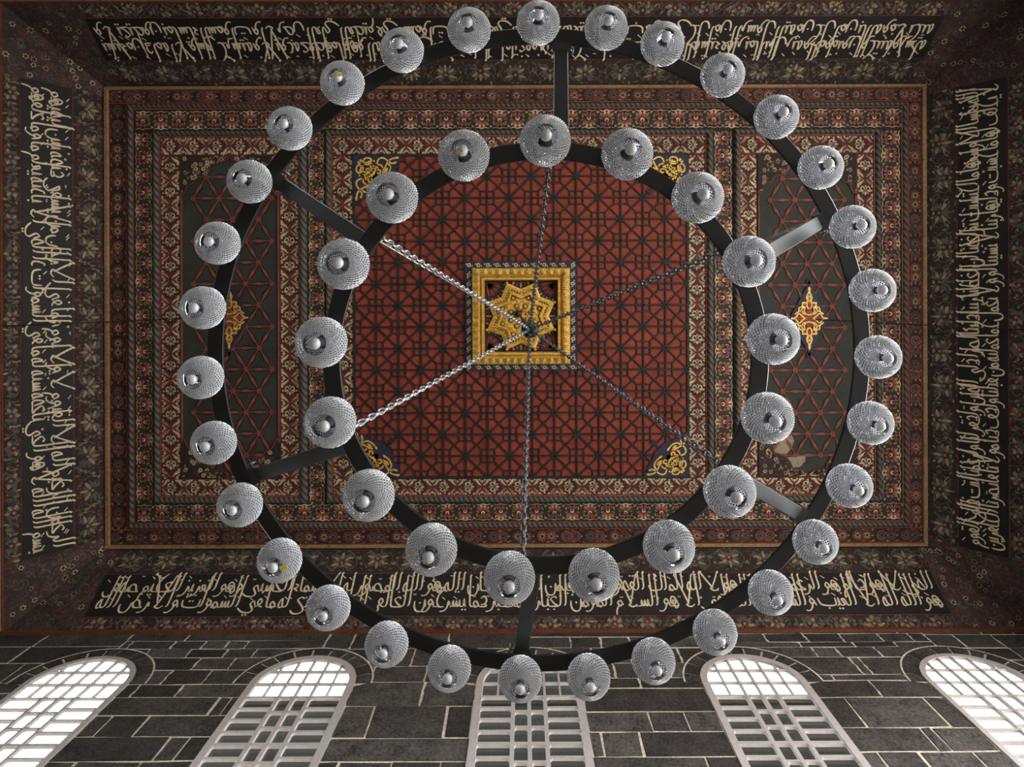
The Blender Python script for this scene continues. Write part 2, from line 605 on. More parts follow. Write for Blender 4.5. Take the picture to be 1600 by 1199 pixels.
def bar_frame(x0, y0, x1, y1, ws, m, h, label, prof='round', red=None):
    """raised moulding frame, mitred; ws = widths left, top, right, bottom (pixels); h = drop in metres"""
    mb = MB()
    l, t, r, b = ws
    if prof == 'round':
        sec = [(0.0, 0.0), (0.06, 0.55), (0.28, 0.92), (0.5, 1.0), (0.72, 0.92), (0.94, 0.55), (1.0, 0.0)]
    else:
        sec = [(0.0, 0.0), (0.0, 0.8), (0.12, 1.0), (0.88, 1.0), (1.0, 0.8), (1.0, 0.0)]
    rings = []
    for (q, d) in sec:
        rings.append([CE(x0 + l * q, y0 + t * q, h * d), CE(x1 - r * q, y0 + t * q, h * d), CE(x1 - r * q, y1 - b * q, h * d), CE(x0 + l * q, y1 - b * q, h * d)])
    for k in range(len(sec) - 1):
        for c in range(4):
            e = (c + 1) % 4
            mb.face([rings[k][c], rings[k][e], rings[k + 1][e], rings[k + 1][c]], m)
    if red:
        i0 = (x0 + l, y0 + t, x1 - r, y1 - b)
        base_frame(mb, *i0, (red,) * 4, M_DRED if red < 1.5 else M_RED, 0.02)
    return trim(mb, label)


# outer wood strip
bar_frame(XL, YT, XR, YB, (6.5, 5, 6.5, 5), M_WOOD, 0.05, 'narrow tan wooden strip framing the flat ceiling', 'flat')
# rosette border
mb = MB()
base_frame(mb, 171.5, 139, 1440.5, 850, (29.5, 22, 22.5, 25), M_DARK)
for (o, u, v, L), w in zip(loop_runs(171.5, 139, 1440.5, 850, 24), (22, 25, 28, 22)):
    motif_rosettes(sub(CE, o[0], o[1], u[0], u[1], v[0], v[1]), mb, L, w, rnd)
trim(mb, 'dark red painted border with small grey rosettes')
# outer rope
bar_frame(201, 161, 1418, 825, (8, 7.5, 8, 8.5), M_ROPE, 0.07, 'grey twisted rope moulding inside the rosette border', 'round', 1.7)
# palmette border with its two cross bands
mb = MB()
base_frame(mb, 209, 168.5, 1410, 816.5, (32, 34.5, 35, 31.5), M_DARK)
for (o, u, v, L), w in zip(loop_runs(210.5, 170, 1408.5, 815, 33), (33, 30, 30, 33)):
    motif_palmettes(sub(CE, o[0], o[1], u[0], u[1], v[0], v[1]), mb, L, w, rnd)
for x0, x1 in ((480, 510), (1114, 1147)):
    mb.face([CE(x0, 203), CE(x1, 203), CE(x1, 785), CE(x0, 785)], M_DARK)
    motif_palmettes(sub(CE, x0 + 1, 203, 0, 1, 1, 0), mb, 582, x1 - x0 - 2, rnd)
trim(mb, 'dark painted border with red palmettes, and its two cross bands')
# the three coffers: rope and lattice-flower border
for (x0, x1, i0, i1, rl, rr, nm) in ((241, 480, 283, 437, 9, 11, 'left'), (510, 1114, 553.5, 1074.5, 8, 10, 'centre'), (1147, 1375.5, 1184, 1338, 8, 8.5, 'right')):
    bar_frame(x0, 203, x1, 785, (rl, 8.5, rr, 9.5), M_ROPE, 0.085, 'grey twisted rope moulding around the %s ceiling panel' % nm, 'round', 1.7)
    mb = MB()
    ws = (i0 - x0 - rl, 30.5, x1 - rr - i1, 29.5)
    base_frame(mb, x0 + rl, 211.5, x1 - rr, 775.5, ws, M_MAROON)
    runs = loop_runs(x0 + rl + 1, 212.5, x1 - rr - 1, 774.5, 29.5)
    for (o, u, v, L), w in zip(runs, (29, 28, ws[0] - 1.5, ws[2] - 1.5)):
        motif_lattice(sub(CE, o[0], o[1], u[0], u[1], v[0], v[1]), mb, L, w, rnd)
    trim(mb, 'cream and red floral border around the %s ceiling panel' % nm)


def bar(mb, p, q, w, h, m, base=0.0):
    """raised strip on the ceiling from p to q (ceiling pixels)"""
    A, B = CE(*p), CE(*q)
    d = (B - A)
    if d.length < 1e-6:
        return
    d.normalize()
    n = Vector((-d.y, d.x, 0)) * (w * HC / F * 0.5)
    lo = [A - n, A + n, B + n, B - n]
    dz0, dz1 = Vector((0, 0, -base)), Vector((0, 0, -h))
    s = 0.72
    hi = [A - n * s, A + n * s, B + n * s, B - n * s]
    vs = [v + dz0 for v in lo] + [v + dz1 for v in hi]
    mb.mesh(vs, [(7, 6, 5, 4), (0, 1, 5, 4), (1, 2, 6, 5), (2, 3, 7, 6), (3, 0, 4, 7)], m)


# central red lattice panel
RX0, RX1, RY0, RY1 = 553.5, 1074.5, 242.0, 746.0
panel = empty('ceiling_panel', CE((RX0 + RX1) / 2, (RY0 + RY1) / 2, 0.0))
tag(panel, 'large red central ceiling panel under a dark star lattice, inside the chandelier rings', 'ceiling panel')
mb = MB()
gx, gy = (RX1 - RX0) / 15.0, (RY1 - RY0) / 15.0
for i in range(15):
    for j in range(15):
        mb.face([CE(RX0 + gx * i, RY0 + gy * j, 0.004), CE(RX0 + gx * (i + 1), RY0 + gy * j, 0.004), CE(RX0 + gx * (i + 1), RY0 + gy * (j + 1), 0.004), CE(RX0 + gx * i, RY0 + gy * (j + 1), 0.004)], M_REDPANEL)
mb.build('board', panel)
mb = MB()


def gpt(i, j):
    return (RX0 + gx * i, RY0 + gy * j)


def inside_gold(i, j):
    return 5 < i < 10 and 5 < j < 10


for k in range(16):
    wd = 3.2 if k not in (0, 15) else 4.6
    for seg in range(15):
        for (p0, p1) in (((k, seg), (k, seg + 1)), ((seg, k), (seg + 1, k))):
            mi, mj = (p0[0] + p1[0]) / 2, (p0[1] + p1[1]) / 2
            if not inside_gold(mi, mj):
                bar(mb, gpt(*p0), gpt(*p1), wd, 0.031 if k % 5 else 0.034, M_STRIP)
for i in range(15):
    for j in range(15):
        if 5 <= i < 10 and 5 <= j < 10:
            continue
        # diagonal between the two star nodes of this cell (i + j odd at a node)
        if (i + j) % 2 == 1:
            p0, p1, o0, o1 = (i, j), (i + 1, j + 1), (i + 1, j), (i, j + 1)
        else:
            p0, p1, o0, o1 = (i + 1, j), (i, j + 1), (i, j), (i + 1, j + 1)
        bar(mb, gpt(*p0), gpt(*p1), 2.9, 0.029, M_STRIP)
        cx, cy = i + 0.5, j + 0.5
        for (ox, oy) in (o0, o1):
            sx, sy = (1 if cx > ox else -1), (1 if cy > oy else -1)
            k = 0.30
            kx, ky = ox + sx * k, oy + sy * k
            bar(mb, gpt(kx, oy), gpt(kx, ky), 2.6, 0.026, M_STRIP)
            bar(mb, gpt(ox, ky), gpt(kx, ky), 2.6, 0.026, M_STRIP)
            bar(mb, gpt(kx, ky), gpt(cx, cy), 2.6, 0.0265, M_STRIP)
mb.build('lattice', panel)

# the two dark star panels
CUSP = [(0, 0), (5, 8), (17, 11), (27, 14), (31, 22), (37, 32), (50, 35), (56, 43), (65, 47), (71, 60), (77, 64)]


def star_panel(x0, x1, nx, ny, sx, sy, label, bare):
    c = (x0 + x1) / 2
    e = empty('ceiling_panel', CE(c, 494, 0.0))
    tag(e, label, 'ceiling panel')
    mb = MB()
    mb.face([CE(x0, 242, 0.002), CE(x1, 242, 0.002), CE(x1, 746, 0.002), CE(x0, 746, 0.002)], M_STAR)
    for (pts) in bare:
        mb.face([CE(x, y, 0.012) for x, y in pts], M_BARE)
    mb.build('board', e)
    mb = MB()
    p = Paint(mb, CE)

    def spindle(ax, ay, bx, by):
        for sgn, m, off in ((0, M_BLACK, 0.006), (1, M_SPINDLE, 0.02)):  # wider black shape beneath paints the gap shadow round each red spindle
            dx, dy = bx - ax, by - ay
            q = math.hypot(dx, dy)
            ux, uy = dx / q, dy / q
            k = 0.78 if sgn else 1.5
            prof = [(0.02, 0.9), (0.28, 0.8), (0.38, 2.1), (0.50, 3.3), (0.64, 2.1), (0.76, 0.7), (0.98, 0.9)]
            Lp = [(ax + dx * t - uy * w * k, ay + dy * t + ux * w * k) for t, w in prof]
            Rp = [(ax + dx * t + uy * w * k, ay + dy * t - ux * w * k) for t, w in reversed(prof)]
            pts = Lp + Rp
            if all(x0 + 0.5 <= x <= x1 - 0.5 and 243 <= y <= 745 for x, y in pts):
                lo = [CE(x, y, 0.003) for x, y in pts]
                hi = [CE(x, y, off) for x, y in pts]
                mb.prism(lo, hi, m)

    rows = range(int((242 - ny) / sy) - 1, int((746 - ny) / sy) + 2)
    for r in rows:
        y = ny + r * sy
        for k in range(-6, 8):
            x = nx + k * sx + (sx / 2 if r % 2 else 0)
            spindle(x, y, x + sx, y)
            spindle(x, y, x + sx / 2, y + sy)
            spindle(x, y, x - sx / 2, y + sy)
            if x0 + 5 < x < x1 - 5 and 247 < y < 741:
                for a in range(6):
                    t = a * PI / 3 + PI / 6
                    p.leaf(x, y, t, 4.6, 2.6, M_SPINDLE, 7)
    for xx in (x0 + 1.3, x1 - 1.3):
        bar(mb, (xx, 300), (xx, 690), 2.4, 0.03, M_SPINDLE)
    mb.build('star_strips', e)
    # floral spandrels in the four corners, with a cusped edge
    for sgx in (-1, 1):
        for ye, sgy in ((242, 1), (746, -1)):
            mb = MB()
            p = Paint(mb, CE)
            half = (x1 - x0) / 2
            edge = smooth_line([(c + sgx * dx * half / 77.0, ye + sgy * dy) for dx, dy in CUSP], 2)
            for k in range(len(edge) - 1):
                (xa, ya), (xb, yb) = edge[k], edge[k + 1]
                q0 = [CE(xa, ye, 0.026), CE(xb, ye, 0.026), CE(xb, yb, 0.026), CE(xa, ya, 0.026)]
                mb.face(q0, M_DARK)
                mb.face([CE(xa, ya, 0.026), CE(xb, yb, 0.026), CE(xb, yb, 0.003), CE(xa, ya, 0.003)], M_DRED)
                p.stroke([(xa, ya), (xb, yb)], 2.0, M_DRED, 10, smooth=0)
            rr = random.Random(int(x0) + ye)
            for k in range(60):
                fx = rr.uniform(0.06, 0.97)
                xx = c + sgx * fx * half
                dlim = 0
                for (xa, ya), (xb, yb) in zip(edge, edge[1:]):
                    if min(xa, xb) <= xx <= max(xa, xb):
                        dlim = abs((ya + yb) / 2 - ye)
                if dlim < 7:
                    continue
                yy = ye + sgy * rr.uniform(3.5, dlim - 3.5)
                t = rr.random()
                if t < 0.45:
                    p.flower(xx, yy, 3.7, 6, M_CREAM if rr.random() < .5 else M_TAN, M_DRED, 10, 0.6)
                elif t < 0.8:
                    p.leaf(xx, yy, rr.uniform(0, 6), 5.5, 2.4, M_TAN, 10)
                else:
                    p.leaf(xx, yy, rr.uniform(0, 6), 6, 2.2, M_DRED, 10)
            mb.build('floral_spandrel', e)
    return e


star_panel(283, 437, 302.6, 308.7, 41.0, 33.4, 'dark star-lattice ceiling panel on the left of the red panel', [])
star_panel(1184, 1338, 1241.7, 447.0, 38.7, 33.2, 'dark star-lattice ceiling panel on the right, two pale bare patches in its lower corner',
           [[(1207, 699), (1216, 690), (1236, 681), (1240, 690), (1236, 700), (1229, 710), (1219, 711), (1209, 707)], [(1229, 716), (1258, 713), (1257, 722), (1249, 731), (1238, 732), (1233, 722)]])

# rhombic gilt ornaments at the centre of the star panels


def rhombus(cx, cy, hw, hh, label):
    e = empty('rhombus_ornament', CE(cx, cy, 0.03))
    tag(e, label, 'ornament', 'gilt rhombic ornaments on the star panels')
    mb = MB()
    dia = lambda a, b, off: [CE(cx, cy - b, off), CE(cx + a, cy, off), CE(cx, cy + b, off), CE(cx - a, cy, off)]
    mb.prism(dia(hw * 1.16, hh * 1.2, 0.0335), dia(hw * 1.16, hh * 1.2, 0.038), M_NAVY)
    p = Paint(mb, CE)
    for s in (-1, 1):
        y = cy + s * hh * 1.24
        for k in range(6):
            p.leaf(cx, y, k * PI / 3, 5.0, 3.6, M_NAVY, 13)
        p.leaf(cx, y - s * 10, s * PI / 2, 12, 4, M_NAVY, 13)
    mb.build('backing', e)
    mb = MB()
    q = 0.90
    mb.face(dia(hw * q, hh * q, 0.0395), M_RED)
    p = Paint(mb, CE)
    for sx in (-1, 1):
        for sy in (-1, 1):
            for k, (fx, fy, r) in enumerate(((0.32, 0.30, 5.2), (0.62, 0.14, 3.6), (0.14, 0.64, 4.0))):
                p.disc(cx + sx * fx * hw, cy + sy * fy * hh, r, M_NAVY if k else M_MAROON, 14)
    mb.build('red_field', e)
    mb = MB()
    p = Paint(mb, CE)
    for sx in (-1, 1):
        for sy in (-1, 1):
            T = lambda a, b: (cx + sx * a * hw, cy + sy * b * hh)
            for st in ([(0, .92), (.16, .72), (.10, .58), (.26, .52), (.40, .54)], [(.02, .60), (.14, .50), (.12, .38), (.02, .32)],
                       [(.40, .54), (.42, .40), (.60, .36), (.62, .24), (.84, .14)], [(.98, 0), (.78, .04), (.62, .16), (.46, .10), (.30, .02), (.1, 0)],
                       [(.0, .12), (.16, .14), (.30, .24), (.26, .38), (.40, .40)], [(.16, .14), (.34, .16), (.48, .26), (.56, .22)],
                       [(.0, .78), (.08, .70), (.06, .62), (.0, .6)], [(.30, .24), (.44, .24), (.42, .34), (.30, .36)]):
                p.stroke([T(a, b) for a, b in st], 1.9, M_GILD, 15)
            p.disc(*T(0.40, 0.52), 1.5, M_GILD, 16, 7)
    for s in (-1, 1):
        p.leaf(cx, cy + s * hh * 0.82, s * PI / 2, hh * 0.26, 4.0, M_GILD, 16)
        p.leaf(cx + s * hw * 0.82, cy, 0 if s > 0 else PI, hw * 0.28, 3.2, M_GILD, 16)
    mb.build('tracery', e)


rhombus(359.5, 495, 28, 46, 'gilt rhombic ornament on the left star panel, half hidden by the outer ring')
rhombus(1263, 499, 26.5, 46, 'gilt rhombic ornament on the right star panel, between the two rings')

# corner ornaments of the red panel
CORN = [[(900, 190), (820, 195), (760, 220), (720, 270), (690, 330), (650, 390)], [(865, 255), (810, 275), (755, 255), (735, 235)],
        [(735, 240), (690, 205), (640, 188), (590, 205), (568, 250), (556, 290), (520, 300)], [(740, 280), (772, 330), (752, 400), (700, 460), (640, 500)],
        [(360, 265), (348, 225), (390, 190), (450, 195), (475, 230), (450, 252), (428, 232)], [(360, 260), (380, 290), (440, 290), (490, 302), (530, 350), (560, 380)],
        [(320, 310), (308, 360), (322, 410), (360, 440)], [(480, 460), (520, 400), (570, 370), (618, 390), (600, 430), (560, 425)],
        [(520, 300), (560, 290), (620, 300), (650, 340)], [(640, 420), (690, 400), (720, 370), (715, 345)], [(480, 300), (455, 330), (460, 390), (480, 460)],
        [(500, 350), (540, 330), (580, 345)]]


def corner(cx, cy, sx, sy, scale, label, date):
    e = empty('corner_ornament', CE(cx, cy, 0.03))
    tag(e, label, 'ornament', 'gilt corner ornaments of the red panel')
    T = lambda zx, zy: (cx + sx * (zx - 200) / 10 * scale, cy + sy * (zy - 150) / 10 * scale)
    mb = MB()
    out = [(200, 150), (960, 150), (930, 200), (880, 240), (880, 330), (800, 420), (790, 500), (760, 560)]
    mirror = [(200 + (y - 150), 150 + (x - 200)) for x, y in reversed(out[1:])]
    pts = [T(x, y) for x, y in out + mirror]
    mb.prism([CE(x, y, 0.0355) for x, y in pts], [CE(x, y, 0.041) for x, y in pts], M_NAVY)
    p = Paint(mb, CE)
    tipx, tipy = T(770, 720)
    for k in range(4):
        p.leaf(tipx + 0 * k, tipy, k * PI / 2, 6, 5, M_NAVY, 14)
    if date:
        # small numerals written along the edge of this corner: 1291
        for k, g in enumerate(('1', '9', '2', '1')):
            bx, by = T(330 - k * 46, 720 + k * 34)
            r = -0.6
            q = lambda a, b: (bx + a * math.cos(r) * 1.0 - b * math.sin(r), by - (a * math.sin(r) * -1.0) - b * math.cos(r) * -1.0)
            if g == '1':
                p.stroke([q(0, 2.6), q(0.6, -2.6)], 0.9, M_CREAM, 15, smooth=0)
            elif g == '9':
                p.ring(*q(0.2, -1.3), 0.8, 1.6, M_CREAM, 15, 10)
                p.stroke([q(1.4, -1.2), q(1.2, 2.6)], 0.9, M_CREAM, 15, smooth=0)
            else:
                p.stroke([q(-1.2, -2.4), q(-0.2, 2.6)], 0.9, M_CREAM, 15, smooth=0)
                p.stroke([q(-1.2, -2.4), q(0.4, -1.6), q(1.4, -2.4)], 0.9, M_CREAM, 15)
    mb.build('backing', e)
    mb = MB()
    p = Paint(mb, CE)
    for (x, y, r) in ((400, 310, 4), (570, 320, 5.5), (600, 400, 6.5), (700, 430, 5), (520, 480, 5), (480, 400, 4)):
        for (a, b) in ((x, y), (200 + y - 150, 150 + x - 200)):
            p.disc(*T(a, b), r * scale, M_MAROON, 14)
    mb.build('maroon_field', e)
    mb = MB()
    p = Paint(mb, CE)
    for st in CORN:
        p.stroke([T(x, y) for x, y in st], 2.5 * scale, M_GILD, 15)
        p.stroke([T(200 + y - 150, 150 + x - 200) for x, y in st], 2.5 * scale, M_GILD, 15)
    ringp = [(370, 350), (415, 358), (458, 345), (452, 390), (460, 432), (415, 425), (370, 434), (378, 390), (370, 350)]
    p.stroke([T(x + 20, y + 0) for x, y in ringp], 2.0 * scale, M_GILD, 15)
    for (x, y, r) in ((285, 258, 2.6), (515, 238, 1.5), (480, 460, 2.4), (700, 380, 1.8)):
        for (a, b) in ((x, y), (200 + y - 150, 150 + x - 200)):
            p.disc(*T(a, b), r * scale, M_GILD, 16, 8)
    for (x, y, an, ln) in ((900, 190, 0.1, 6), (865, 255, -0.3, 5), (650, 390, 2.4, 7), (640, 500, 2.6, 6)):
        p.leaf(*T(x, y), math.atan2(sy * math.sin(an), sx * math.cos(an)) + PI, ln * scale, 3.6 * scale, M_GILD, 16)
        x2, y2 = 200 + y - 150, 150 + x - 200
        p.leaf(*T(x2, y2), math.atan2(sy * math.cos(an), sx * math.sin(an)) + PI, ln * scale, 3.6 * scale, M_GILD, 16)
    mb.build('scrollwork', e)


corner(554.5, 243, 1, 1, 1.0, 'navy and gilt corner ornament at the upper left of the red panel', False)
corner(1073.5, 243, -1, 1, 1.0, 'navy and gilt corner ornament at the upper right of the red panel', False)
corner(554.5, 745, 1, -1, 1.0, 'navy and gilt corner ornament at the lower left of the red panel', True)
corner(1073.5, 745, -1, -1, 0.92, 'navy and gilt corner ornament at the lower right of the red panel', False)

# gilt square medallion
gcx, gcy, gh = RX0 + gx * 7.5, RY0 + gy * 7.5, 85.5
med = empty('ceiling_medallion', CE(gcx, gcy, 0.03))
tag(med, 'gilt square medallion with an eight-pointed star at the centre of the red panel', 'medallion')
GY = 84.0 / 85.5
GP = lambda a, b, off: CE(gcx + a, gcy + b * GY, off)


def sq_ring(mb, r0, o0, r1, o1, m):
    for k in range(4):
        c, s = math.cos(k * PI / 2), math.sin(k * PI / 2)
        R = lambda a, b, off: GP(a * c - b * s, a * s + b * c, off)
        mb.face([R(-r0, -r0, o0), R(r0, -r0, o0), R(r1, -r1, o1), R(-r1, -r1, o1)], m)


mb = MB()
sq_ring(mb, 86.5, 0.004, 86.5, 0.07, M_NAVY)
sq_ring(mb, 86.5, 0.07, 76, 0.07, M_NAVY)
p = Paint(mb, GP)
for k in range(4):
    c, s = math.cos(k * PI / 2), math.sin(k * PI / 2)
    for i in range(11):
        t = -80.5 + i * 14.6
        x, y = t * c + 81.0 * s, t * s - 81.0 * c
        p.ring(x, y, 1.5, 3.3, M_CREAM, 24, 10)
        p.disc(x, y, 1.4, M_DRED, 24, 7)
        for d in (-1, 1):
            xx, yy = (t + d * 5.4) * c + 81.0 * s, (t + d * 5.4) * s - 81.0 * c
            p.leaf(xx, yy, k * PI / 2 + PI / 2 * d + 0.4, 3.4, 1.6, M_CREAM, 24)
mb.build('rosette_edge', med)
mb = MB()
sq_ring(mb, 76.5, 0.07, 74.5, 0.15, M_GILD)
sq_ring(mb, 74.5, 0.15, 66, 0.16, M_GILD)
sq_ring(mb, 66, 0.16, 62, 0.10, M_GILD)
sq_ring(mb, 62, 0.10, 60.5, 0.15, M_GILD)
sq_ring(mb, 60.5, 0.15, 57.5, 0.15, M_GILD)
sq_ring(mb, 57.5, 0.15, 56.5, 0.02, M_GILD)
p = Paint(mb, GP)
for k in range(4):
    c, s = math.cos(k * PI / 2), math.sin(k * PI / 2)
    Q = sub(GP, 0, 0, c, s, -s, c)
    for i in range(13):
        t = -67.5 + i * 11.25
        # raised leaf, a small ridge of two faces
        for d in (-1, 1):
            mb.face([Q(t, -65.0, 0.235), Q(t + d * 5.0, -66.5, 0.165), Q(t + d * 4.2, -72, 0.165), Q(t, -75.5, 0.165)], M_GILD)
        mb.face([Q(t - 1.2, -64.5, 0.24), Q(t + 1.2, -64.5, 0.24), Q(t, -70.5, 0.26)], M_WOOD)
mb.build('gilt_frame', med)
mb = MB()
sq_ring(mb, 57, 0.02, 0.01, 0.02, M_DARK)
p = Paint(mb, GP)
for sx in (-1, 1):
    for sy in (-1, 1):
        for k in range(8):
            a = math.atan2(-sy, -sx) + (k - 3.5) * 0.2
            p.leaf(sx * 52, sy * 52, a, 23, 3.6, M_RED if k % 2 else M_DRED, 9)
            p.leaf(sx * 52 + 24 * math.cos(a), sy * 52 + 24 * math.sin(a), a, 5, 3.6, M_GREY if k % 2 else M_TAN, 9)
for k in range(4):
    c, s = math.cos(k * PI / 2), math.sin(k * PI / 2)
    for i in range(-2, 3):
        p.leaf(-55 * s + i * 5 * c, 55 * c + i * 5 * s, k * PI / 2 - PI / 2 + i * 0.25, 11 - abs(i) * 2, 4, M_DRED if i % 2 else M_TAN, 9)
mb.build('painted_field', med)
mb = MB()
tips = []
for k in range(16):
    a = PI / 8 * k + PI / 8
    r = 57.0 if k % 2 == 0 else 43.0
    tips.append((r * math.cos(a), r * math.sin(a)))
lev = [(1.0, 0.024), (1.0, 0.075), (0.93, 0.095), (0.74, 0.095), (0.71, 0.15), (0.66, 0.15), (0.62, 0.075), (0.60, 0.095), (0.02, 0.10)]
for (k0, o0), (k1, o1) in zip(lev, lev[1:]):
    for i in range(16):
        j = (i + 1) % 16
        mb.face([GP(tips[i][0] * k0, tips[i][1] * k0, o0), GP(tips[j][0] * k0, tips[j][1] * k0, o0), GP(tips[j][0] * k1, tips[j][1] * k1, o1), GP(tips[i][0] * k1, tips[i][1] * k1, o1)], M_GILD)


def stud(a, b, r, o, h):
    n = 8
    ring = [GP(a + r * math.cos(2 * PI * k / n), b + r * math.sin(2 * PI * k / n), o) for k in range(n)]
    r2 = [GP(a + r * .6 * math.cos(2 * PI * k / n), b + r * .6 * math.sin(2 * PI * k / n), o + h * .8) for k in range(n)]
    for k in range(n):
        mb.face([ring[k], ring[(k + 1) % n], r2[(k + 1) % n], r2[k]], M_GILD, True)
    mb.face(r2, M_GILD)


for i in range(16):
    (xa, ya), (xb, yb) = tips[i], tips[(i + 1) % 16]
    for t in (0.12, 0.34, 0.56, 0.78):
        stud((xa + (xb - xa) * t) * 0.86, (ya + (yb - ya) * t) * 0.86, 1.5, 0.095, 0.05)
        Paint(mb, GP).disc((xa + (xb - xa) * (t + 0.11)) * 0.81, (ya + (yb - ya) * (t + 0.11)) * 0.81, 1.35, M_HOLLOWSHADE, 33, 7)  # flat brown dot painted for the shade in a pierced hole
for r, n, q in ((24, 16, 2.1), (17, 8, 2.8), (10, 8, 2.1), (31, 8, 2.6)):
    for i in range(n):
        a = 2 * PI * (i + 0.5) / n
        stud(r * math.cos(a), r * math.sin(a), q, 0.095, 0.05)
        if n == 8:
            Paint(mb, GP).ring(r * math.cos(a), r * math.sin(a), q * 1.15, q * 1.7, M_HOLLOWSHADE, 34, 8)  # dark recess around the stud put in as a brown ring
for i in range(0, 16, 2):
    stud(tips[i][0] * 1.0, tips[i][1] * 1.0, 2.4, 0.075, 0.05)
mb.build('gilt_star', med)

# ------------------------------------------------------------------ cove
X0, X1 = -815.5 * HW / F, 789 * HW / F           # wall faces
Y0, Y1 = -472.5 * HW / F, D
A0, B0 = CE(XL, YT), CE(XR, YB)                # edge of the flat ceiling
CI = {'left': A0.x, 'right': B0.x, 'top': A0.y, 'bottom': B0.y}
SLOPE = {}


def cove(side):
    """world mapping (a along the wall in metres, t 0..1 up the slope, off towards the room)"""
    if side in ('left', 'right'):
        w0 = X0 if side == 'left' else X1
        w1 = CI[side]
        n = Vector((HC - HW, 0, -abs(w1 - w0))) if side == 'left' else Vector((-(HC - HW), 0, -abs(w1 - w0)))
        n.normalize()
        return lambda a, t, off: Vector((w0 + (w1 - w0) * t, a, EYE + HW + (HC - HW) * t)) + n * off
    w0 = Y0 if side == 'top' else Y1
    w1 = CI[side]
    n = Vector((0, (HC - HW) if side == 'top' else -(HC - HW), -abs(w1 - w0)))
    n.normalize()
    return lambda a, t, off: Vector((a, w0 + (w1 - w0) * t, EYE + HW + (HC - HW) * t)) + n * off


SL = math.hypot(HC - HW, Y1 - B0.y)            # slope length in metres
T0, T1 = 0.18, 0.66                            # inscription between these
ENDS = {'left': (-3.855, 4.345), 'right': (-3.82, 4.37), 'top': (-7.425, 7.17), 'bottom': (-7.47, 7.26)}


def mitre(side, t):
    """extent along the wall at height t"""
    if side in ('left', 'right'):
        return (Y0 + (CI['top'] - Y0) * t, Y1 + (CI['bottom'] - Y1) * t)
    return (X0 + (CI['left'] - X0) * t, X1 + (CI['right'] - X1) * t)


PXM = HC / F            # metres per ornament pixel
for side in ('left', 'top', 'right', 'bottom'):
    mp = cove(side)
    e0, e1 = ENDS[side]
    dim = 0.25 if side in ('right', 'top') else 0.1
    rr = random.Random(hash(side) % 7 if False else len(side) * 5)
    # backing board, full slope
    mb = MB()
    m0, m1 = mitre(side, 0), mitre(side, 1)
    mb.face([mp(m0[0], 0, -0.004), mp(m0[1], 0, -0.004), mp(m1[1], 1, -0.004), mp(m1[0], 1, -0.004)], M_COVE)
    # bands above and below the inscription
    for (ta, tb, dm, per) in ((0.015, T0 - 0.01, 0.45, 46), (T1 + 0.015, 0.985, dim, 54)):
        w = (tb - ta) * SL / PXM
        L = (e1 - e0) / PXM
        fr = lambda s, t, off, ta=ta: mp(e0 + s * PXM, ta + t * PXM / SL, off)
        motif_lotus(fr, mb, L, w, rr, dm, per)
    p = Paint(mb, mp)
    for t in (T0 - 0.012, T1 + 0.002):
        p.poly([(e0, t), (e1, t), (e1, t + 0.012), (e0, t + 0.012)], M_DRED, 2)
    # darker line at the mitre, and corner fields with scattered blossoms
    for k in (0, 1):
        ee = ENDS[side][k]
        q = [(mitre(side, t)[k], t) for t in (0.0, 0.25, 0.5, 0.75, 1.0)]
        for (aa, ta), (ab, tb) in zip(q, q[1:]):
            lim = lambda a_: max(ee, a_) if k else min(ee, a_)
            p.poly([(ee, ta), (lim(aa), ta), (lim(ab), tb), (ee, tb)], M_CORN, 1)
        for c in range(130):
            t = rr.uniform(0.03, 0.97)
            lim = mitre(side, t)[k]
            if (lim - ee) * (1 if k else -1) < 0.10:
                continue
            a_ = ee + (lim - ee) * rr.uniform(0.06, 0.94)
            x = rr.random()
            fq = sub(mp, a_, t, PXM, 0, 0, PXM / SL)
            pf = Paint(mb, fq)
            if x < 0.10:
                pf.flower(0, 0, rr.uniform(3.2, 4.8), 6, M_CREAM if x < .05 else M_TAN, M_BLACK, 3, 0.5, rr.random(), 0.4)
            elif x < 0.6:
                r = rr.uniform(4, 9)
                s0 = rr.uniform(0, 6)
                pf.stroke([(r * math.cos(s0 + i * .7) * (1 - i * .1), r * math.sin(s0 + i * .7) * (1 - i * .1)) for i in range(6)], 1.3, M_GREY if x < .42 else M_DRED, 2)
            else:
                pf.leaf(0, 0, rr.uniform(0, 6), rr.uniform(5, 9), rr.uniform(1.8, 3), M_DRED if x < .85 else M_GREY, 2)
        for c in range(26):      # seams between the corner boards
            pass
    trim(mb, 'dark painted cove with grey and tan blossoms on the %s side' % {'top': 'upper', 'bottom': 'lower'}.get(side, side))

# wooden fascia at the foot of the cove
mb = MB()
for (a, b) in (((X0, Y0, 0), (X1, Y0 + 0.02, 0)), ((X0, Y1 - 0.05, 0), (X1, Y1, 0)), ((X0, Y0 + 0.02, 0), (X0 + 0.02, Y1 - 0.05, 0)), ((X1 - 0.02, Y0 + 0.02, 0), (X1, Y1 - 0.05, 0))):
    mb.box((a[0], a[1], EYE + HW - (0.06 if a[1] > 5 else 0.03)), (b[0], b[1], EYE + HW + 0.012), M_BOARD)
trim(mb, 'narrow reddish wooden fascia where the cove meets the walls')

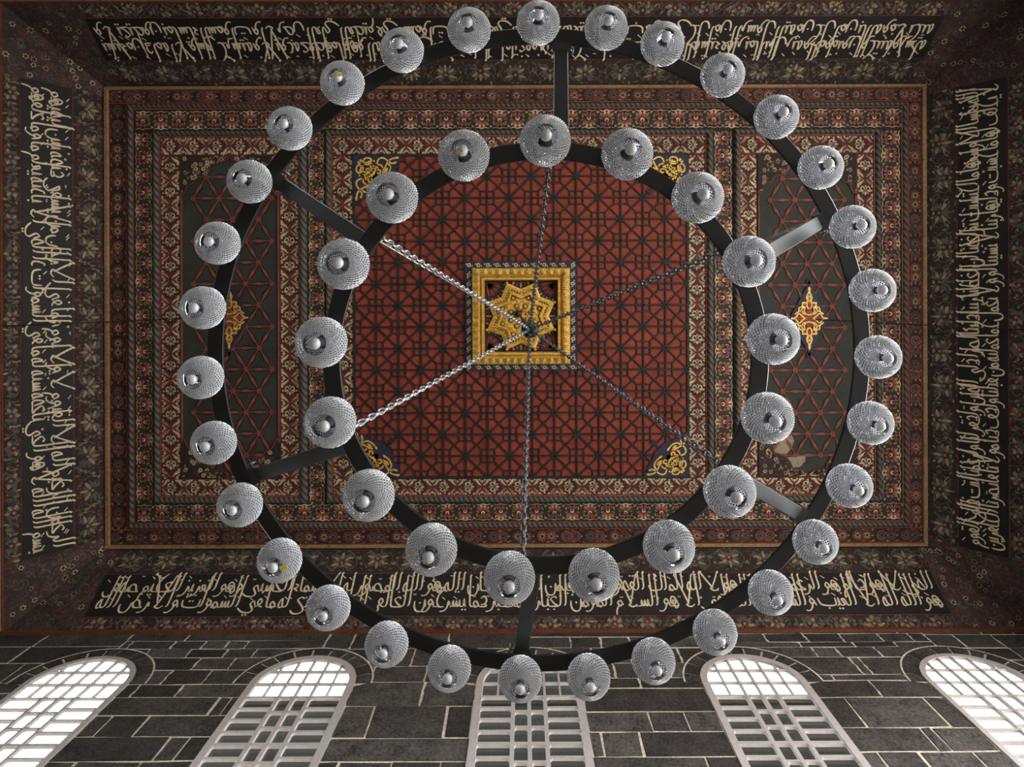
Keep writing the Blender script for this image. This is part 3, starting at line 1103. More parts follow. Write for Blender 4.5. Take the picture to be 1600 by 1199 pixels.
# ------------------------------------------------------------------ inscriptions
TALL = 0.90
DOTS = {'ب': -1, 'ت': 2, 'ث': 3, 'ن': 1, 'ي': -2, 'ئ': 5, 'ج': -1, 'خ': 1, 'ذ': 1, 'ز': 1, 'ش': 3, 'ض': 1, 'ظ': 1, 'غ': 1, 'ف': 1, 'ق': 2, 'ة': 2}
NOJOIN = set('اأإآدذرزوؤءةى')
KIND = {}
for grp, k in (('اأإآ', 'A'), ('بتثنيئ', 'B'), ('جحخ', 'J'), ('دذ', 'D'), ('رز', 'R'), ('سش', 'S'), ('صض', 'C'), ('طظ', 'T'), ('عغ', 'E'), ('فق', 'F'), ('ك', 'K'), ('ل', 'L'), ('م', 'M'), ('ه', 'H'), ('ة', 'O'), ('وؤ', 'W'), ('ى', 'Y'), ('ء', 'Z')):
    for ch in grp:
        KIND[ch] = k


def letter(ch, first, last, tall):
    """(strokes, advance, dot centre) in units of band height, pen moving in +x = to the left of the reader"""
    k = KIND.get(ch, 'B')
    if k == 'A':
        if first:
            return [[(0.02, tall), (0.03, tall * .5), (0.035, 0.06), (0.07, 0.01)]], 0.085, None
        return [[(0, 0), (0.035, 0.015), (0.05, 0.10), (0.055, tall)]], 0.075, None
    if k == 'L':
        if last:
            return [[(0.03, tall), (0.035, tall * .5), (0.035, 0.03), (0.07, -0.09), (0.15, -0.10), (0.20, 0.0), (0.205, 0.05)]], 0.20, None
        return [[(0.03, tall), (0.035, tall * .5), (0.04, 0.05), (0.085, 0.0)]], 0.085, None
    if k == 'B':
        if last and ch == 'ن':
            return [[(0, 0.0), (0.02, 0.12), (0.025, 0.0), (0.07, -0.12), (0.15, -0.11), (0.19, 0.0), (0.19, 0.09)]], 0.21, (0.10, 0.06)
        if last and ch in 'يئ':
            return [[(0, 0.02), (0.04, 0.10), (0.09, 0.05), (0.03, -0.06), (0.08, -0.14), (0.2, -0.12), (0.29, -0.02)]], 0.24, (0.14, -0.2)
        if last:
            return [[(0, 0.13), (0.01, 0.03), (0.06, 0.0), (0.20, 0.0), (0.28, 0.03), (0.30, 0.12)]], 0.32, (0.15, 0.1 if DOTS[ch] > 0 else -0.07)
        return [[(0, 0.01), (0.025, 0.02), (0.035, 0.13), (0.045, 0.02), (0.085, 0.0)]], 0.085, (0.035, 0.21 if DOTS[ch] > 0 else -0.08)
    if k == 'Y':
        return [[(0, 0.02), (0.04, 0.10), (0.09, 0.05), (0.03, -0.06), (0.08, -0.14), (0.2, -0.12), (0.29, -0.02)]], 0.24, None
    if k == 'J':
        s = [(0.02, 0.13), (0.06, 0.16), (0.13, 0.12), (0.05, 0.03)]
        if last:
            return [s + [(0.0, -0.08), (0.07, -0.17), (0.17, -0.16), (0.22, -0.08)]], 0.22, (0.11, -0.07 if ch == 'ج' else 0.25)
        return [s[:3], [(0.13, 0.12), (0.06, 0.04), (0.0, 0.0), (0.15, 0.0)]], 0.14, (0.07, -0.08 if ch == 'ج' else 0.24)
    if k == 'D':
        return [[(0.0 if not first else 0.02, 0.02 if not first else 0.16), (0.06, 0.16), (0.10, 0.05), (0.07, 0.0), (0.01, 0.0)]], 0.12, (0.06, 0.26)
    if k == 'R':
        return [[(0.0, 0.02), (0.03, 0.09), (0.045, 0.0), (0.09, -0.10), (0.17, -0.13)]], 0.11, (0.05, 0.18)
    if k == 'W':
        return [[(0.0, 0.0), (0.02, 0.07), (0.06, 0.12), (0.095, 0.07), (0.06, 0.02), (0.03, 0.06), (0.06, 0.03), (0.085, -0.05), (0.14, -0.13), (0.2, -0.12)]], 0.14, None
    if k == 'S':
        z = [(0, 0.0), (0.02, 0.02), (0.03, 0.11), (0.04, 0.02), (0.07, 0.01), (0.085, 0.10), (0.095, 0.02), (0.125, 0.01), (0.14, 0.10), (0.15, 0.01)]
        if last:
            return [z + [(0.19, -0.11), (0.28, -0.11), (0.33, -0.01), (0.33, 0.06)]], 0.34, (0.08, 0.24)
        return [z + [(0.19, 0.0)]], 0.19, (0.085, 0.24)
    if k in 'CT':
        z = [(0, 0.0), (0.04, 0.02), (0.09, 0.11), (0.15, 0.12), (0.18, 0.06), (0.14, 0.005), (0.03, 0.0)]
        if k == 'T':
            return [z, [(0.05, tall * 0.95), (0.06, 0.02)], [(0.14, 0.005), (0.2, 0)]], 0.20, (0.13, 0.22)
        if last:
            return [z, [(0.14, 0.0), (0.2, 0.08), (0.22, -0.03), (0.27, -0.12), (0.35, -0.11), (0.39, 0.0), (0.39, .06)]], 0.40, (0.10, 0.22)
        return [z, [(0.14, 0.0), (0.19, 0.02), (0.20, 0.08), (0.21, 0.01), (0.24, 0.0)]], 0.24, (0.10, 0.22)
    if k == 'E':
        if last:
            return [[(0, 0.0), (0.03, 0.10), (0.09, 0.11), (0.03, 0.02), (0.0, -0.07), (0.06, -0.16), (0.16, -0.16), (0.22, -0.08)]], 0.21, (0.06, 0.21)
        if first:
            return [[(0.11, 0.13), (0.06, 0.17), (0.015, 0.11), (0.04, 0.045), (0.11, 0.03)], [(0.04, 0.045), (0.02, 0.0), (0.14, 0.0)]], 0.14, (0.06, 0.26)
        return [[(0, 0.0), (0.03, 0.02), (0.05, 0.10), (0.10, 0.10), (0.07, 0.02), (0.12, 0.0)]], 0.12, (0.07, 0.2)
    if k == 'F':
        hd = [(0.0, 0.0), (0.05, 0.02), (0.095, 0.08), (0.065, 0.14), (0.025, 0.09), (0.06, 0.04), (0.10, 0.02)]
        if last and ch == 'ق':
            return [hd + [(0.09, -0.08), (0.15, -0.14), (0.23, -0.1), (0.25, 0.0)]], 0.26, (0.06, 0.24)
        if last:
            return [hd + [(0.2, 0.0), (0.31, 0.02), (0.33, 0.11)]], 0.34, (0.06, 0.24)
        return [hd + [(0.13, 0.0)]], 0.125, (0.06, 0.24)
    if k == 'K':
        if last:
            return [[(0.02, tall * .9), (0.03, 0.05), (0.10, 0.0), (0.22, 0.0), (0.26, 0.08)], [(0.10, 0.16), (0.15, 0.2), (0.10, 0.24), (0.15, 0.28)]], 0.28, None
        return [[(0.22, tall * .86), (0.10, tall * .62), (0.0, 0.30), (0.09, 0.20), (0.12, 0.09), (0.08, 0.0), (0.0, 0.0)], [(0.08, 0.0), (0.18, 0.0)]], 0.17, None
    if k == 'M':
        if last:
            return [[(0, 0.02), (0.04, 0.09), (0.09, 0.06), (0.06, 0.0), (0.02, 0.02), (0.08, 0.0), (0.115, -0.10), (0.125, -0.22)]], 0.13, None
        return [[(0, 0.0), (0.03, 0.06), (0.07, 0.09), (0.095, 0.04), (0.06, -0.02), (0.03, 0.01), (0.07, 0.0), (0.125, 0.0)]], 0.115, None
    if k in 'HO':
        if last:
            return [[(0, 0.0), (0.04, 0.03), (0.055, 0.14), (0.10, 0.07), (0.09, 0.0), (0.04, 0.0)]], 0.115, (0.06, 0.23)
        return [[(0, 0.0), (0.05, 0.13), (0.11, 0.15), (0.13, 0.06), (0.07, 0.03), (0.05, 0.08), (0.10, 0.09), (0.06, -0.05), (0.02, 0.0), (0.15, 0.0)]], 0.15, None
    return [[(0.08, 0.12), (0.03, 0.10), (0.05, 0.05), (0.09, 0.05), (0.02, 0.0)]], 0.09, None


LAMALIF = ([[(0.0, TALL), (0.06, 0.45), (0.13, 0.07), (0.17, 0.02), (0.10, -0.02), (0.03, 0.03)], [(0.30, TALL), (0.22, 0.40), (0.13, 0.03)]], 0.27)


def set_line(text, tall):
    """one tier of text -> (strokes, dots, total advance)"""
    x = 0.0
    out, dots = [], []
    for word in text.split():
        i = 0
        first = True
        while i < len(word):
            ch = word[i]
            if ch == 'ل' and i + 1 < len(word) and KIND.get(word[i + 1]) == 'A':
                st, ad = LAMALIF
                for s in st:
                    out.append([(x + a, b * tall / TALL if b > 0.1 else b) for a, b in s])
                if not first:
                    out.append([(x - 0.02, 0.0), (x + 0.10, 0.0)])
                x += ad
                i += 2
                first = True
                continue
            last = (i == len(word) - 1)
            nj = ch in NOJOIN
            st, ad, dc = letter(ch, first, last or False, tall)
            for s in st:
                out.append([(x + a, b) for a, b in s])
            if dc and ch in DOTS:
                n = abs(DOTS[ch])
                n = 2 if n == 5 else n
                for q in range(n):
                    dx = (q - (n - 1) / 2) * 0.052 if n < 3 or q < 2 else 0
                    if n == 3:
                        dx = (-0.026, 0.026, 0.0)[q]
                    dots.append((x + dc[0] + dx, dc[1] + (0.05 if n == 3 and q == 2 else 0)))
            x += ad
            first = nj
            i += 1
        x += 0.035
    return out, dots, x


TEXTS = {
    'left': 'بسم الله الرحمن الرحيم الله لا إله إلا هو الحي القيوم لا تأخذه سنة ولا نوم له ما في السموات وما في الأرض من ذا الذي يشفع عنده إلا بإذنه يعلم ما بين أيديهم وما خلفهم',
    'top': 'ولا يحيطون بشيء من علمه إلا بما شاء وسع كرسيه السموات والأرض ولا يؤده حفظهما وهو العلي العظيم لله ما في السموات وما في الأرض وإن تبدوا ما في أنفسكم أو تخفوه يحاسبكم به الله فيغفر لمن يشاء ويعذب من يشاء والله على كل شيء قدير آمن الرسول بما أنزل إليه من ربه والمؤمنون كل آمن بالله وملائكته وكتبه ورسله',
    'right': 'لا يكلف الله نفسا إلا وسعها لها ما كسبت وعليها ما اكتسبت ربنا لا تؤاخذنا إن نسينا أو أخطأنا ربنا ولا تحمل علينا إصرا كما حملته على الذين من قبلنا واعف عنا واغفر لنا وارحمنا أنت مولانا فانصرنا على القوم الكافرين',
    'bottom': 'هو الله الذي لا إله إلا هو عالم الغيب والشهادة هو الرحمن الرحيم هو الله الذي لا إله إلا هو الملك القدوس السلام المؤمن المهيمن العزيز الجبار المتكبر سبحان الله عما يشركون هو الله الخالق البارئ المصور له الأسماء الحسنى يسبح له ما في السموات والأرض وهو العزيز الحكيم صدق الله',
}
ILAB = {'left': 'black inscription panel with gilt Arabic lettering along the left cove', 'top': 'long black inscription panel with gilt Arabic lettering along the upper cove',
        'right': 'black inscription panel with dull gilt Arabic lettering along the dim right cove', 'bottom': 'long black inscription panel with gilt Arabic lettering above the window wall'}

for side in ('left', 'top', 'right', 'bottom'):
    mp = cove(side)
    e0, e1 = ENDS[side]
    root = empty('inscription_panel', mp((e0 + e1) / 2, T0, 0.0))
    tag(root, ILAB[side], 'inscription', 'inscription panels of the cove')
    mb = MB()
    lo = [mp(e0, T0, 0.002), mp(e1, T0, 0.002), mp(e1, T1, 0.002), mp(e0, T1, 0.002)]
    hi = [mp(e0, T0, 0.022), mp(e1, T0, 0.022), mp(e1, T1, 0.022), mp(e0, T1, 0.022)]
    mb.prism(lo, hi, M_BLACK)
    mb.build('black_board', root)
    H = (T1 - T0) * SL
    L = (e1 - e0) / H
    # reading direction: bottom -x, left -y, top +x, right +y
    if side in ('bottom', 'left'):
        fr = lambda s, t, off: mp(e1 - s * H, T0 + t * (T1 - T0), off)
    else:
        fr = lambda s, t, off: mp(e0 + s * H, T0 + t * (T1 - T0), off)
    words = TEXTS[side].split()
    # two tiers: groups of words alternate below and above
    low, high = [], []
    la_, ha_ = 0.0, 0.0
    i = 0
    while i < len(words):
        grp = words[i:i + 2]
        ad = set_line(' '.join(grp), 0.7)[2]
        if la_ <= ha_:
            low.extend(grp)
            la_ += ad
        else:
            high.extend(grp)
            ha_ += ad
        i += 2
    mb = MB()
    p = Paint(mb, fr, 0.001)
    rr = random.Random(len(side))
    pen = lambda dx, dy, t: (0.62 + 0.5 * abs(dx * 0.50 + dy * 0.87)) * (0.55 + 0.45 * min(1, 5 * t + 0.25, 5 * (1 - t) + 0.35))
    for tier, (tx, base, tall) in enumerate(((low, 0.19, 0.75), (high, 0.57, 0.37))):
        st, dots, tot = set_line(' '.join(tx), tall)
        k = (L - 0.16) / tot
        ty = 1.0
        sy = lambda b: b * (1.45 if b > 0 else 0.9) if b < 0.3 else max(0.44, b)
        for s in st:
            pts = [(0.08 + a * k, base + sy(b)) for a, b in s]
            p.stroke(pts, 0.033 if side == 'right' else 0.037, M_GOLDTEXT, 26 + tier, smooth=2, ws=pen)
            if s[0][1] > 0.3 or s[-1][1] > 0.3:        # serif on the head of a tall stroke
                hx, hy = (pts[0] if s[0][1] > 0.3 else pts[-1])
                p.stroke([(hx - 0.022, hy + 0.028), (hx + 0.012, hy - 0.035)], 0.040, M_GOLDTEXT, 28, smooth=0)
        for (a, b) in dots:
            x, y = 0.08 + a * k, base + sy(b)
            q = 0.028
            p.poly([(x - q, y), (x, y + q * .9), (x + q, y), (x, y - q * .9)], M_GOLDTEXT, 29)
        # vowel marks
        n = int(L * 3.2)
        for j in range(n):
            x = 0.1 + (L - 0.2) * (j + rr.random()) / n
            y = (0.42 if tier == 0 else 0.88) + rr.uniform(-0.05, 0.05)
            z = rr.random()
            if z < 0.6:
                p.stroke([(x - 0.04, y - 0.035), (x + 0.04, y + 0.03)], 0.020, M_GOLDTEXT, 30, smooth=0)
            elif z < 0.8:
                p.ring(x, y, 0.012, 0.026, M_GOLDTEXT, 30, 8)
            else:
                p.stroke([(x - 0.04, y + 0.03), (x - 0.025, y), (x - 0.008, y + 0.025), (x + 0.008, y), (x + 0.025, y + 0.03)], 0.016, M_GOLDTEXT, 30, smooth=0)
    mb.build('gilt_lettering', root)

# ------------------------------------------------------------------ window wall
FD = F * D
RWIN = 0.748
SPRING = 9.865                       # above the eye
WX = [-1.179 * D, -0.584 * D, 0.0118 * D, 0.6045 * D, 1.197 * D]
WBOT = 6.476 - 1.014                 # sill height above the eye
RING = 0.245


def lim_left(x, h, c, r):
    """is x inside the window opening of centre c, radius r"""
    return 0


def half_open(h, r):
    """half width of the opening at height h for an arch of radius r (None above it or below the sill)"""
    if h < WBOT - 0.05:
        return None
    if h <= SPRING:
        return r
    q = r * r - ((h - SPRING) * (r / RWIN) * 1.0) ** 2 if False else r * r - (h - SPRING) ** 2
    return math.sqrt(q) if q > 0 else None


wall = MB()
WT = 0.05
# base wall with five arched holes, built as strips between the windows
N = 14
zs_bot, zs_top = -EYE, HW + 0.0
edges = [X0 - 0.35] + [c for c in WX] + [X1 + 0.35]
YF = D + 0.004                        # mortar plane just behind the stone faces


def wpt(x, h, y=YF):
    return Vector((x, y, h + EYE))


for k in range(6):
    xa, xb = edges[k], edges[k + 1]
    hs = [zs_bot, WBOT] + [SPRING * 1.0] + [SPRING + RWIN * math.sin(PI / 2 * j / N) for j in range(1, N + 1)]
    L, R = [], []
    for h in hs:
        hw_ = RWIN if h <= SPRING else math.sqrt(max(0, RWIN ** 2 - (h - SPRING) ** 2))
        L.append(xa if k == 0 else xa + hw_)
        R.append(xb if k == 5 else xb - hw_)
    # below the sill the strip reaches to the window centre line
    for yy in (YF, D + WT):
        wall.face([wpt(xa, zs_bot, yy), wpt(xb, zs_bot, yy), wpt(xb, WBOT, yy), wpt(xa, WBOT, yy)], M_MORTAR)
        for j in range(1, len(hs) - 1):
            wall.face([wpt(L[j], hs[j], yy), wpt(R[j], hs[j], yy), wpt(R[j + 1], hs[j + 1], yy), wpt(L[j + 1], hs[j + 1], yy)], M_MORTAR)
        wall.face([wpt(xa, hs[-1], yy), wpt(xb, hs[-1], yy), wpt(xb, zs_top, yy), wpt(xa, zs_top, yy)], M_MORTAR)
    for j in range(1, len(hs) - 1):
        if k > 0:
            wall.face([wpt(L[j], hs[j]), wpt(L[j + 1], hs[j + 1]), wpt(L[j + 1], hs[j + 1], D + WT), wpt(L[j], hs[j], D + WT)], M_PLASTER)
        if k < 5:
            wall.face([wpt(R[j], hs[j]), wpt(R[j + 1], hs[j + 1]), wpt(R[j + 1], hs[j + 1], D + WT), wpt(R[j], hs[j], D + WT)], M_PLASTER)
for c in WX:
    wall.face([wpt(c - RWIN, WBOT), wpt(c + RWIN, WBOT), wpt(c + RWIN, WBOT, D + WT), wpt(c - RWIN, WBOT, D + WT)], M_PLASTER)
wall.face([wpt(edges[0], zs_top), wpt(edges[-1], zs_top), wpt(edges[-1], zs_top, D + WT), wpt(edges[0], zs_top, D + WT)], M_MORTAR)

srnd = random.Random(11)
GAP = 0.015


def stone(hl, hh, xl, xr, cl, cr):
    """one ashlar between heights hl..hh and xl..xr, cut round the arches cl / cr"""
    rr_ = RWIN + RING * 0.95
    n = 7 if hh > SPRING - 0.1 else 2
    hs = [hl + GAP + (hh - hl - 2 * GAP) * j / (n - 1) for j in range(n)]
    L, R = [], []
    for h in hs:
        a, b = xl + GAP, xr - GAP
        if cl is not None:
            q = half_open(h, rr_ if h > SPRING else RWIN + 0.02)
            if q is not None:
                a = max(a, cl + q)
        if cr is not None:
            q = half_open(h, rr_ if h > SPRING else RWIN + 0.02)
            if q is not None:
                b = min(b, cr - q)
        if b - a < 0.02:
            a = b = (a + b) / 2
        L.append(a)
        R.append(b)
    if max(b - a for a, b in zip(L, R)) < 0.06:
        return
    j = lambda: srnd.uniform(-0.012, 0.012)
    pts = [(x + j(), h + j()) for x, h in zip(L, hs)] + [(x + j(), h + j()) for x, h in reversed(list(zip(R, hs)))]
    cx = sum(q[0] for q in pts) / len(pts)
    ch = sum(q[1] for q in pts) / len(pts)
    m = srnd.choice((M_STONE, M_STONE, M_STONE2, M_STONE3))
    dp = srnd.uniform(-0.006, 0.004)
    lo = [Vector((x, YF, h + EYE)) for x, h in pts]
    mid = [Vector((x, D + 0.000 + dp * .4, h + EYE)) for x, h in pts]
    sh = 0.012
    hi = []
    for x, h in pts:
        d = math.hypot(cx - x, ch - h) or 1
        k = min(sh / d, 0.4)
        hi.append(Vector((x + (cx - x) * k, D - 0.006 + dp * .6, h + (ch - h) * k + EYE)))
    nn = len(pts)
    vs = lo + mid + hi
    fs = []
    for i in range(nn):
        q = (i + 1) % nn
        fs.append((i, q, nn + q, nn + i))
        fs.append((nn + i, nn + q, 2 * nn + q, 2 * nn + i))
    # face as quads between left and right sides, so it stays planar and convex
    n2 = nn // 2
    for i in range(n2 - 1):
        fs.append((2 * nn + i, 2 * nn + i + 1, 2 * nn + nn - 2 - i, 2 * nn + nn - 1 - i))
    wall.mesh(vs, fs, m)


def rowh(y, x):
    v = (y - PY) * CR - (x - PX) * SR
    return FD / v


def jx(x, y):
    """pixel on the wall plane -> x"""
    dx, dy = x - PX, y - PY
    return (dx * CR + dy * SR) / (-dx * SR + dy * CR) * D


# courses of each bay: list of (row edges in px), joints in px (x at the middle of the row)
Z5 = lambda x: x / 3.807
bays = [
    (60, [997.5, 1011, 1036.5, 1068, 1083.6, 1110, 1135, 1165, 1199],
     [[-400, -200, 60], [-300, -60, 30], [-330, -120, 20], [], [], [], [], []]),
    (300, [997.7, 1002.2, 1014.5, 1028.5, 1047.4, 1070, 1090.2, 1118.6, 1151.9, 1190, 1228],
     [[120, 290], [147, 203, 270, 318, 354, 385], [139, 228, 295, 352, 397], [306, 362], [260, 323], [211, 280], [334, 353], [161, 221], [252, 284], [102, 207]]),
    (640, [996.5, 1014, 1041.6, 1066.6, 1104, 1154, 1191, 1230],
     [[457, 510, 550, 650, 700], [528, 580, 645, 690], [581, 665], [660], [578, 696], [], [523, 607, 686]]),
    (1010, [989.5, 995.6, 1012.7, 1036.4, 1060, 1075.8, 1112.5, 1144, 1183.4, 1222],
     [[], [892, 939, 984, 1040], [860, 925, 985, 1062], [960, 1045], [1000], [], [1017, 1074], [943, 1002], [1109], [959, 1060]]),
    (1330, [984.5, 990.4, 1003.5, 1011.4, 1027.2, 1054.7, 1063.9, 1090.2, 1137.5, 1175.6, 1215],
     [[1250, 1400], [1196, 1259, 1315, 1376, 1424], [1250, 1334, 1400], [1273, 1310, 1373], [1338, 1353], [1302, 1416], [1369], [1338, 1464], [1453, 1472], [1385, 1451, 1540]]),
    (1580, [983, 991.7, 1012.7, 1032, 1058, 1085, 1120, 1160, 1199],
     [[1440, 1530, 1580], [1500, 1560, 1640], [1590, 1700], [1620, 1730], [], [], [], []]),
]
bx = [X0 - 0.3] + WX + [X1 + 0.3]
for bi, (rx, rows, joints) in enumerate(bays):
    xl, xr = bx[bi], bx[bi + 1]
    cl = WX[bi - 1] if bi > 0 else None
    cr = WX[bi] if bi < 5 else None
    hs = [HW + 0.0] + [rowh(y, rx) for y in rows[1:]]
    for r in range(len(hs) - 1):
        ym = (rows[r] + rows[r + 1]) / 2
        js = sorted(jx(x, ym) for x in joints[r]) if r < len(joints) else []
        js = [q for q in js if xl + 0.1 < q < xr - 0.1]
        if bi in (0, 5) and not js:
            js = [xl + (xr - xl) * srnd.uniform(0.3, 0.6)]
        xs = [xl] + js + [xr]
        for a_, b_ in zip(xs, xs[1:]):
            # split at nothing: the arch cut is done inside
            stone(hs[r + 1], hs[r], a_, b_, cl, cr)
    # plain courses down to the floor
    h = hs[-1]
    while h > -EYE + 0.05:
        nh = max(h - srnd.uniform(0.34, 0.48), -EYE)
        x = xl
        while x < xr - 0.05:
            nx_ = x + srnd.uniform(0.5, 1.0)
            if nx_ > xr - 0.3:
                nx_ = xr
            stone(nh, h, x, nx_, cl, cr)
            x = nx_
        h = nh
# arch rings of voussoirs
for c in WX:
    nv = 11
    cuts = [PI * k / nv + (srnd.uniform(-0.05, 0.05) if 0 < k < nv else 0) for k in range(nv + 1)]
    for a0, a1 in zip(cuts, cuts[1:]):
        g = 0.020
        m = srnd.choice((M_STONE, M_STONE3, M_STONE))
        ro = RWIN + RING
        inn, outp = [], []
        for j in range(5):
            a = a0 + g + (a1 - a0 - 2 * g) * j / 4
            inn.append((c + (RWIN + 0.018) * math.cos(a), SPRING + (RWIN + 0.018) * math.sin(a)))
            outp.append((c + ro * math.cos(a), SPRING + ro * math.sin(a)))
        pts = inn + list(reversed(outp))
        lo = [Vector((x, YF, h + EYE)) for x, h in pts]
        hi = [Vector((x, D - 0.012, h + EYE)) for x, h in pts]
        nn = len(pts)
        fs = [(i, (i + 1) % nn, nn + (i + 1) % nn, nn + i) for i in range(nn)]
        for i in range(4):
            fs.append((nn + i, nn + i + 1, nn + nn - 2 - i, nn + nn - 1 - i))
        wall.mesh(lo + hi, fs, m)
    # pale joint round the ring
    q = []
    for j in range(33):
        a = PI * j / 32
        q.append((a,))
    for j in range(32):
        a, b = PI * j / 32, PI * (j + 1) / 32
        r0, r1 = RWIN + RING - 0.004, RWIN + RING + 0.022
        P = lambda r, t, y: Vector((c + r * math.cos(t), y, SPRING + r * math.sin(t) + EYE))
        wall.face([P(r0, a, D - 0.014), P(r1, a, D - 0.014), P(r1, b, D - 0.014), P(r0, b, D - 0.014)], M_MORTAR)
struct(wall.build('wall_south'))


def window(idx, c):
    TH = 0.62 if idx in (0, 4) else 0.85      # the outer windows have slimmer bars
    root = empty('window_%d' % (idx + 1), Vector((c, D, WBOT + EYE)))
    struct(root)
    tag(root, None)
    mb = MB()
    FR = 0.088 if idx in (1, 2, 3) else 0.066
    y0, y1 = D - 0.022, D + 0.030
    P = lambda x, h, y: Vector((c + x, y, h + EYE))

    def slab2(x0, h0, x1, h1):
        dd = 0.006 if h1 - h0 > x1 - x0 else 0.0085 + 0.0004 * random.Random(int(h0 * 1000)).random()
        mb.box((c + x0, y0 + dd, h0 + EYE), (c + x1, y1, h1 + EYE), M_PLASTER)

    # outer frame: jambs, sill, arch
    ri = RWIN - FR
    for s in (-1, 1):
        mb.box((c + min(s * ri, s * (RWIN + 0.012)), y0, WBOT + EYE), (c + max(s * ri, s * (RWIN + 0.012)), y1, SPRING + EYE), M_PLASTER)
    mb.box((c - ri, y0, WBOT + EYE), (c + ri, y1, WBOT + 0.1 + EYE), M_PLASTER)
    n = 28
    for j in range(n):
        a, b = PI * j / n, PI * (j + 1) / n
        q = []
        for (r, y) in ((ri, y0), (RWIN + 0.012, y0), (RWIN + 0.012, y1), (ri, y1)):
            q.append((P(r * math.cos(a), SPRING + r * math.sin(a), y), P(r * math.cos(b), SPRING + r * math.sin(b), y)))
        for k in range(4):
            e, f = q[k], q[(k + 1) % 4]
            mb.face([e[0], e[1], f[1], f[0]], M_PLASTER)
    mb.build('frame', root)
    # grille
    mb = MB()
    bw = 0.024 * TH
    col = 2 * ri / 6

    def top_at(x):
        return SPRING + math.sqrt(max(0.0, (ri + 0.01) ** 2 - x * x))

    g0 = SPRING - 0.347
    for k in range(1, 6):
        x = -ri + col * k
        thick = (0.036 if k in (2, 4, 3) else 0.026) * TH
        slab2(x - thick / 2, g0, x + thick / 2, top_at(abs(x) + thick / 2))
        if k in (2, 3, 4):
            slab2(x - 0.030 * TH, WBOT + 0.1, x + 0.030 * TH, g0)
    for h in (g0, SPRING, SPRING + 0.331):
        xx = ri + 0.01 if h <= SPRING else math.sqrt((ri + 0.01) ** 2 - (h - SPRING) ** 2)
        slab2(-xx, h - bw / 2, xx, h + bw / 2)
    x2 = -ri + col * 2
    h = g0
    gi = 0
    while h - 1.014 > WBOT - 0.05:
        for j in range(1, 5):
            hh = h - 1.014 * j / 4
            t = (0.020 if j < 4 else 0.032) * TH
            slab2(-ri - 0.01, hh - t, x2, hh + t)
            slab2(-x2, hh - t, ri + 0.01, hh + t)
        for j in range(1, 4):
            hh = h - 1.014 * j / 3
            t = (0.020 if j < 3 else 0.032) * TH
            slab2(x2, hh - t, -x2, hh + t)
        h -= 1.014
    # rounded corners of the openings
    def fillet(x, hh, sx, sh, r=0.05):
        pts = [(x, hh), (x + sx * r, hh)]
        for j in range(1, 4):
            a = PI / 2 * j / 4
            pts.append((x + sx * (r - r * math.sin(a)), hh + sh * (r - r * math.cos(a))))
        pts.append((x, hh + sh * r))
        lo = [P(px_, ph_, y0 + 0.0105) for px_, ph_ in pts]
        hi = [P(px_, ph_, y1 - 0.004) for px_, ph_ in pts]
        mb.prism(lo, hi, M_PLASTER)

    h = g0
    while h - 1.014 > WBOT - 0.05:
        for j in range(4):
            ht = h - 1.014 * j / 4 - 0.020 * TH
            for (xa, xb) in ((-ri, x2 - 0.03 * TH), (-x2 + 0.03 * TH, ri)):
                fillet(xa, ht, 1, -1)
                fillet(xb, ht, -1, -1)
        for j in range(3):
            ht = h - 1.014 * j / 3 - 0.020 * TH
            for (xa, xb) in ((x2 + 0.03 * TH, -0.03 * TH), (0.03 * TH, -x2 - 0.03 * TH)):
                fillet(xa, ht, 1, -1)
                fillet(xb, ht, -1, -1)
        h -= 1.014
    mb.build('grille', root)
    mb = MB()
    yy = D + 0.034
    mb.face([P(-ri, WBOT + 0.05, yy), P(ri, WBOT + 0.05, yy)] + [P((ri + .02) * math.cos(PI * j / 20), SPRING + (ri + .02) * math.sin(PI * j / 20), yy) for j in range(21)], M_PANE)
    mb.build('pane', root)


for i, c in enumerate(WX):
    window(i, c)

# ------------------------------------------------------------------ the other walls and the floor
mb = MB()
mb.box((X0 - 0.3, Y0 - 0.3, -0.2), (X1 + 0.3, D + 0.35, 0.0), M_FLOOR)
struct(mb.build('floor'))


def open_wall(name, axis, c0, c1, a0, a1, opens, h0, h1):
    """wall slab between c0..c1 (thickness axis) with tall openings [(from, to), ...] between heights h0..h1"""
    mb = MB()
    top = HW + EYE

    def bx_(p, q, z0, z1):
        if axis == 'x':
            mb.box((c0, p, z0), (c1, q, z1), M_INNER)
        else:
            mb.box((p, c0, z0), (q, c1, z1), M_INNER)
    x = a0
    for (p, q) in opens:
        bx_(x, p, 0, top)
        bx_(p, q, 0, h0)
        bx_(p, q, h1, top)
        x = q
    bx_(x, a1, 0, top)
    return struct(mb.build(name))


OPN_R = [(-4.7, -2.5), (-2.2, 0.0), (0.3, 2.5), (2.8, 5.0)]
OPN_L = []
OPN_T = [(c - 0.7, c + 0.7) for c in WX]
open_wall('wall_east', 'x', X1, X1 + 0.3, Y0 - 0.3, D + 0.012, OPN_R, 1.2, 10.8)
open_wall('wall_west', 'x', X0 - 0.3, X0, Y0 - 0.3, D + 0.012, OPN_L, 4.6, 9.6)
open_wall('wall_north', 'y', Y0 - 0.3, Y0, X0, X1, OPN_T, 8.0, 10.8)


def portal(loc, rot, sx, sy):
    l = bpy.data.lights.new('daylight_portal', 'AREA')
    l.shape = 'RECTANGLE'
    l.size, l.size_y = sx, sy
    l.cycles.is_portal = True
    o = bpy.data.objects.new('daylight_portal', l)
    o.location = loc
    o.rotation_euler = rot
    COL.objects.link(o)


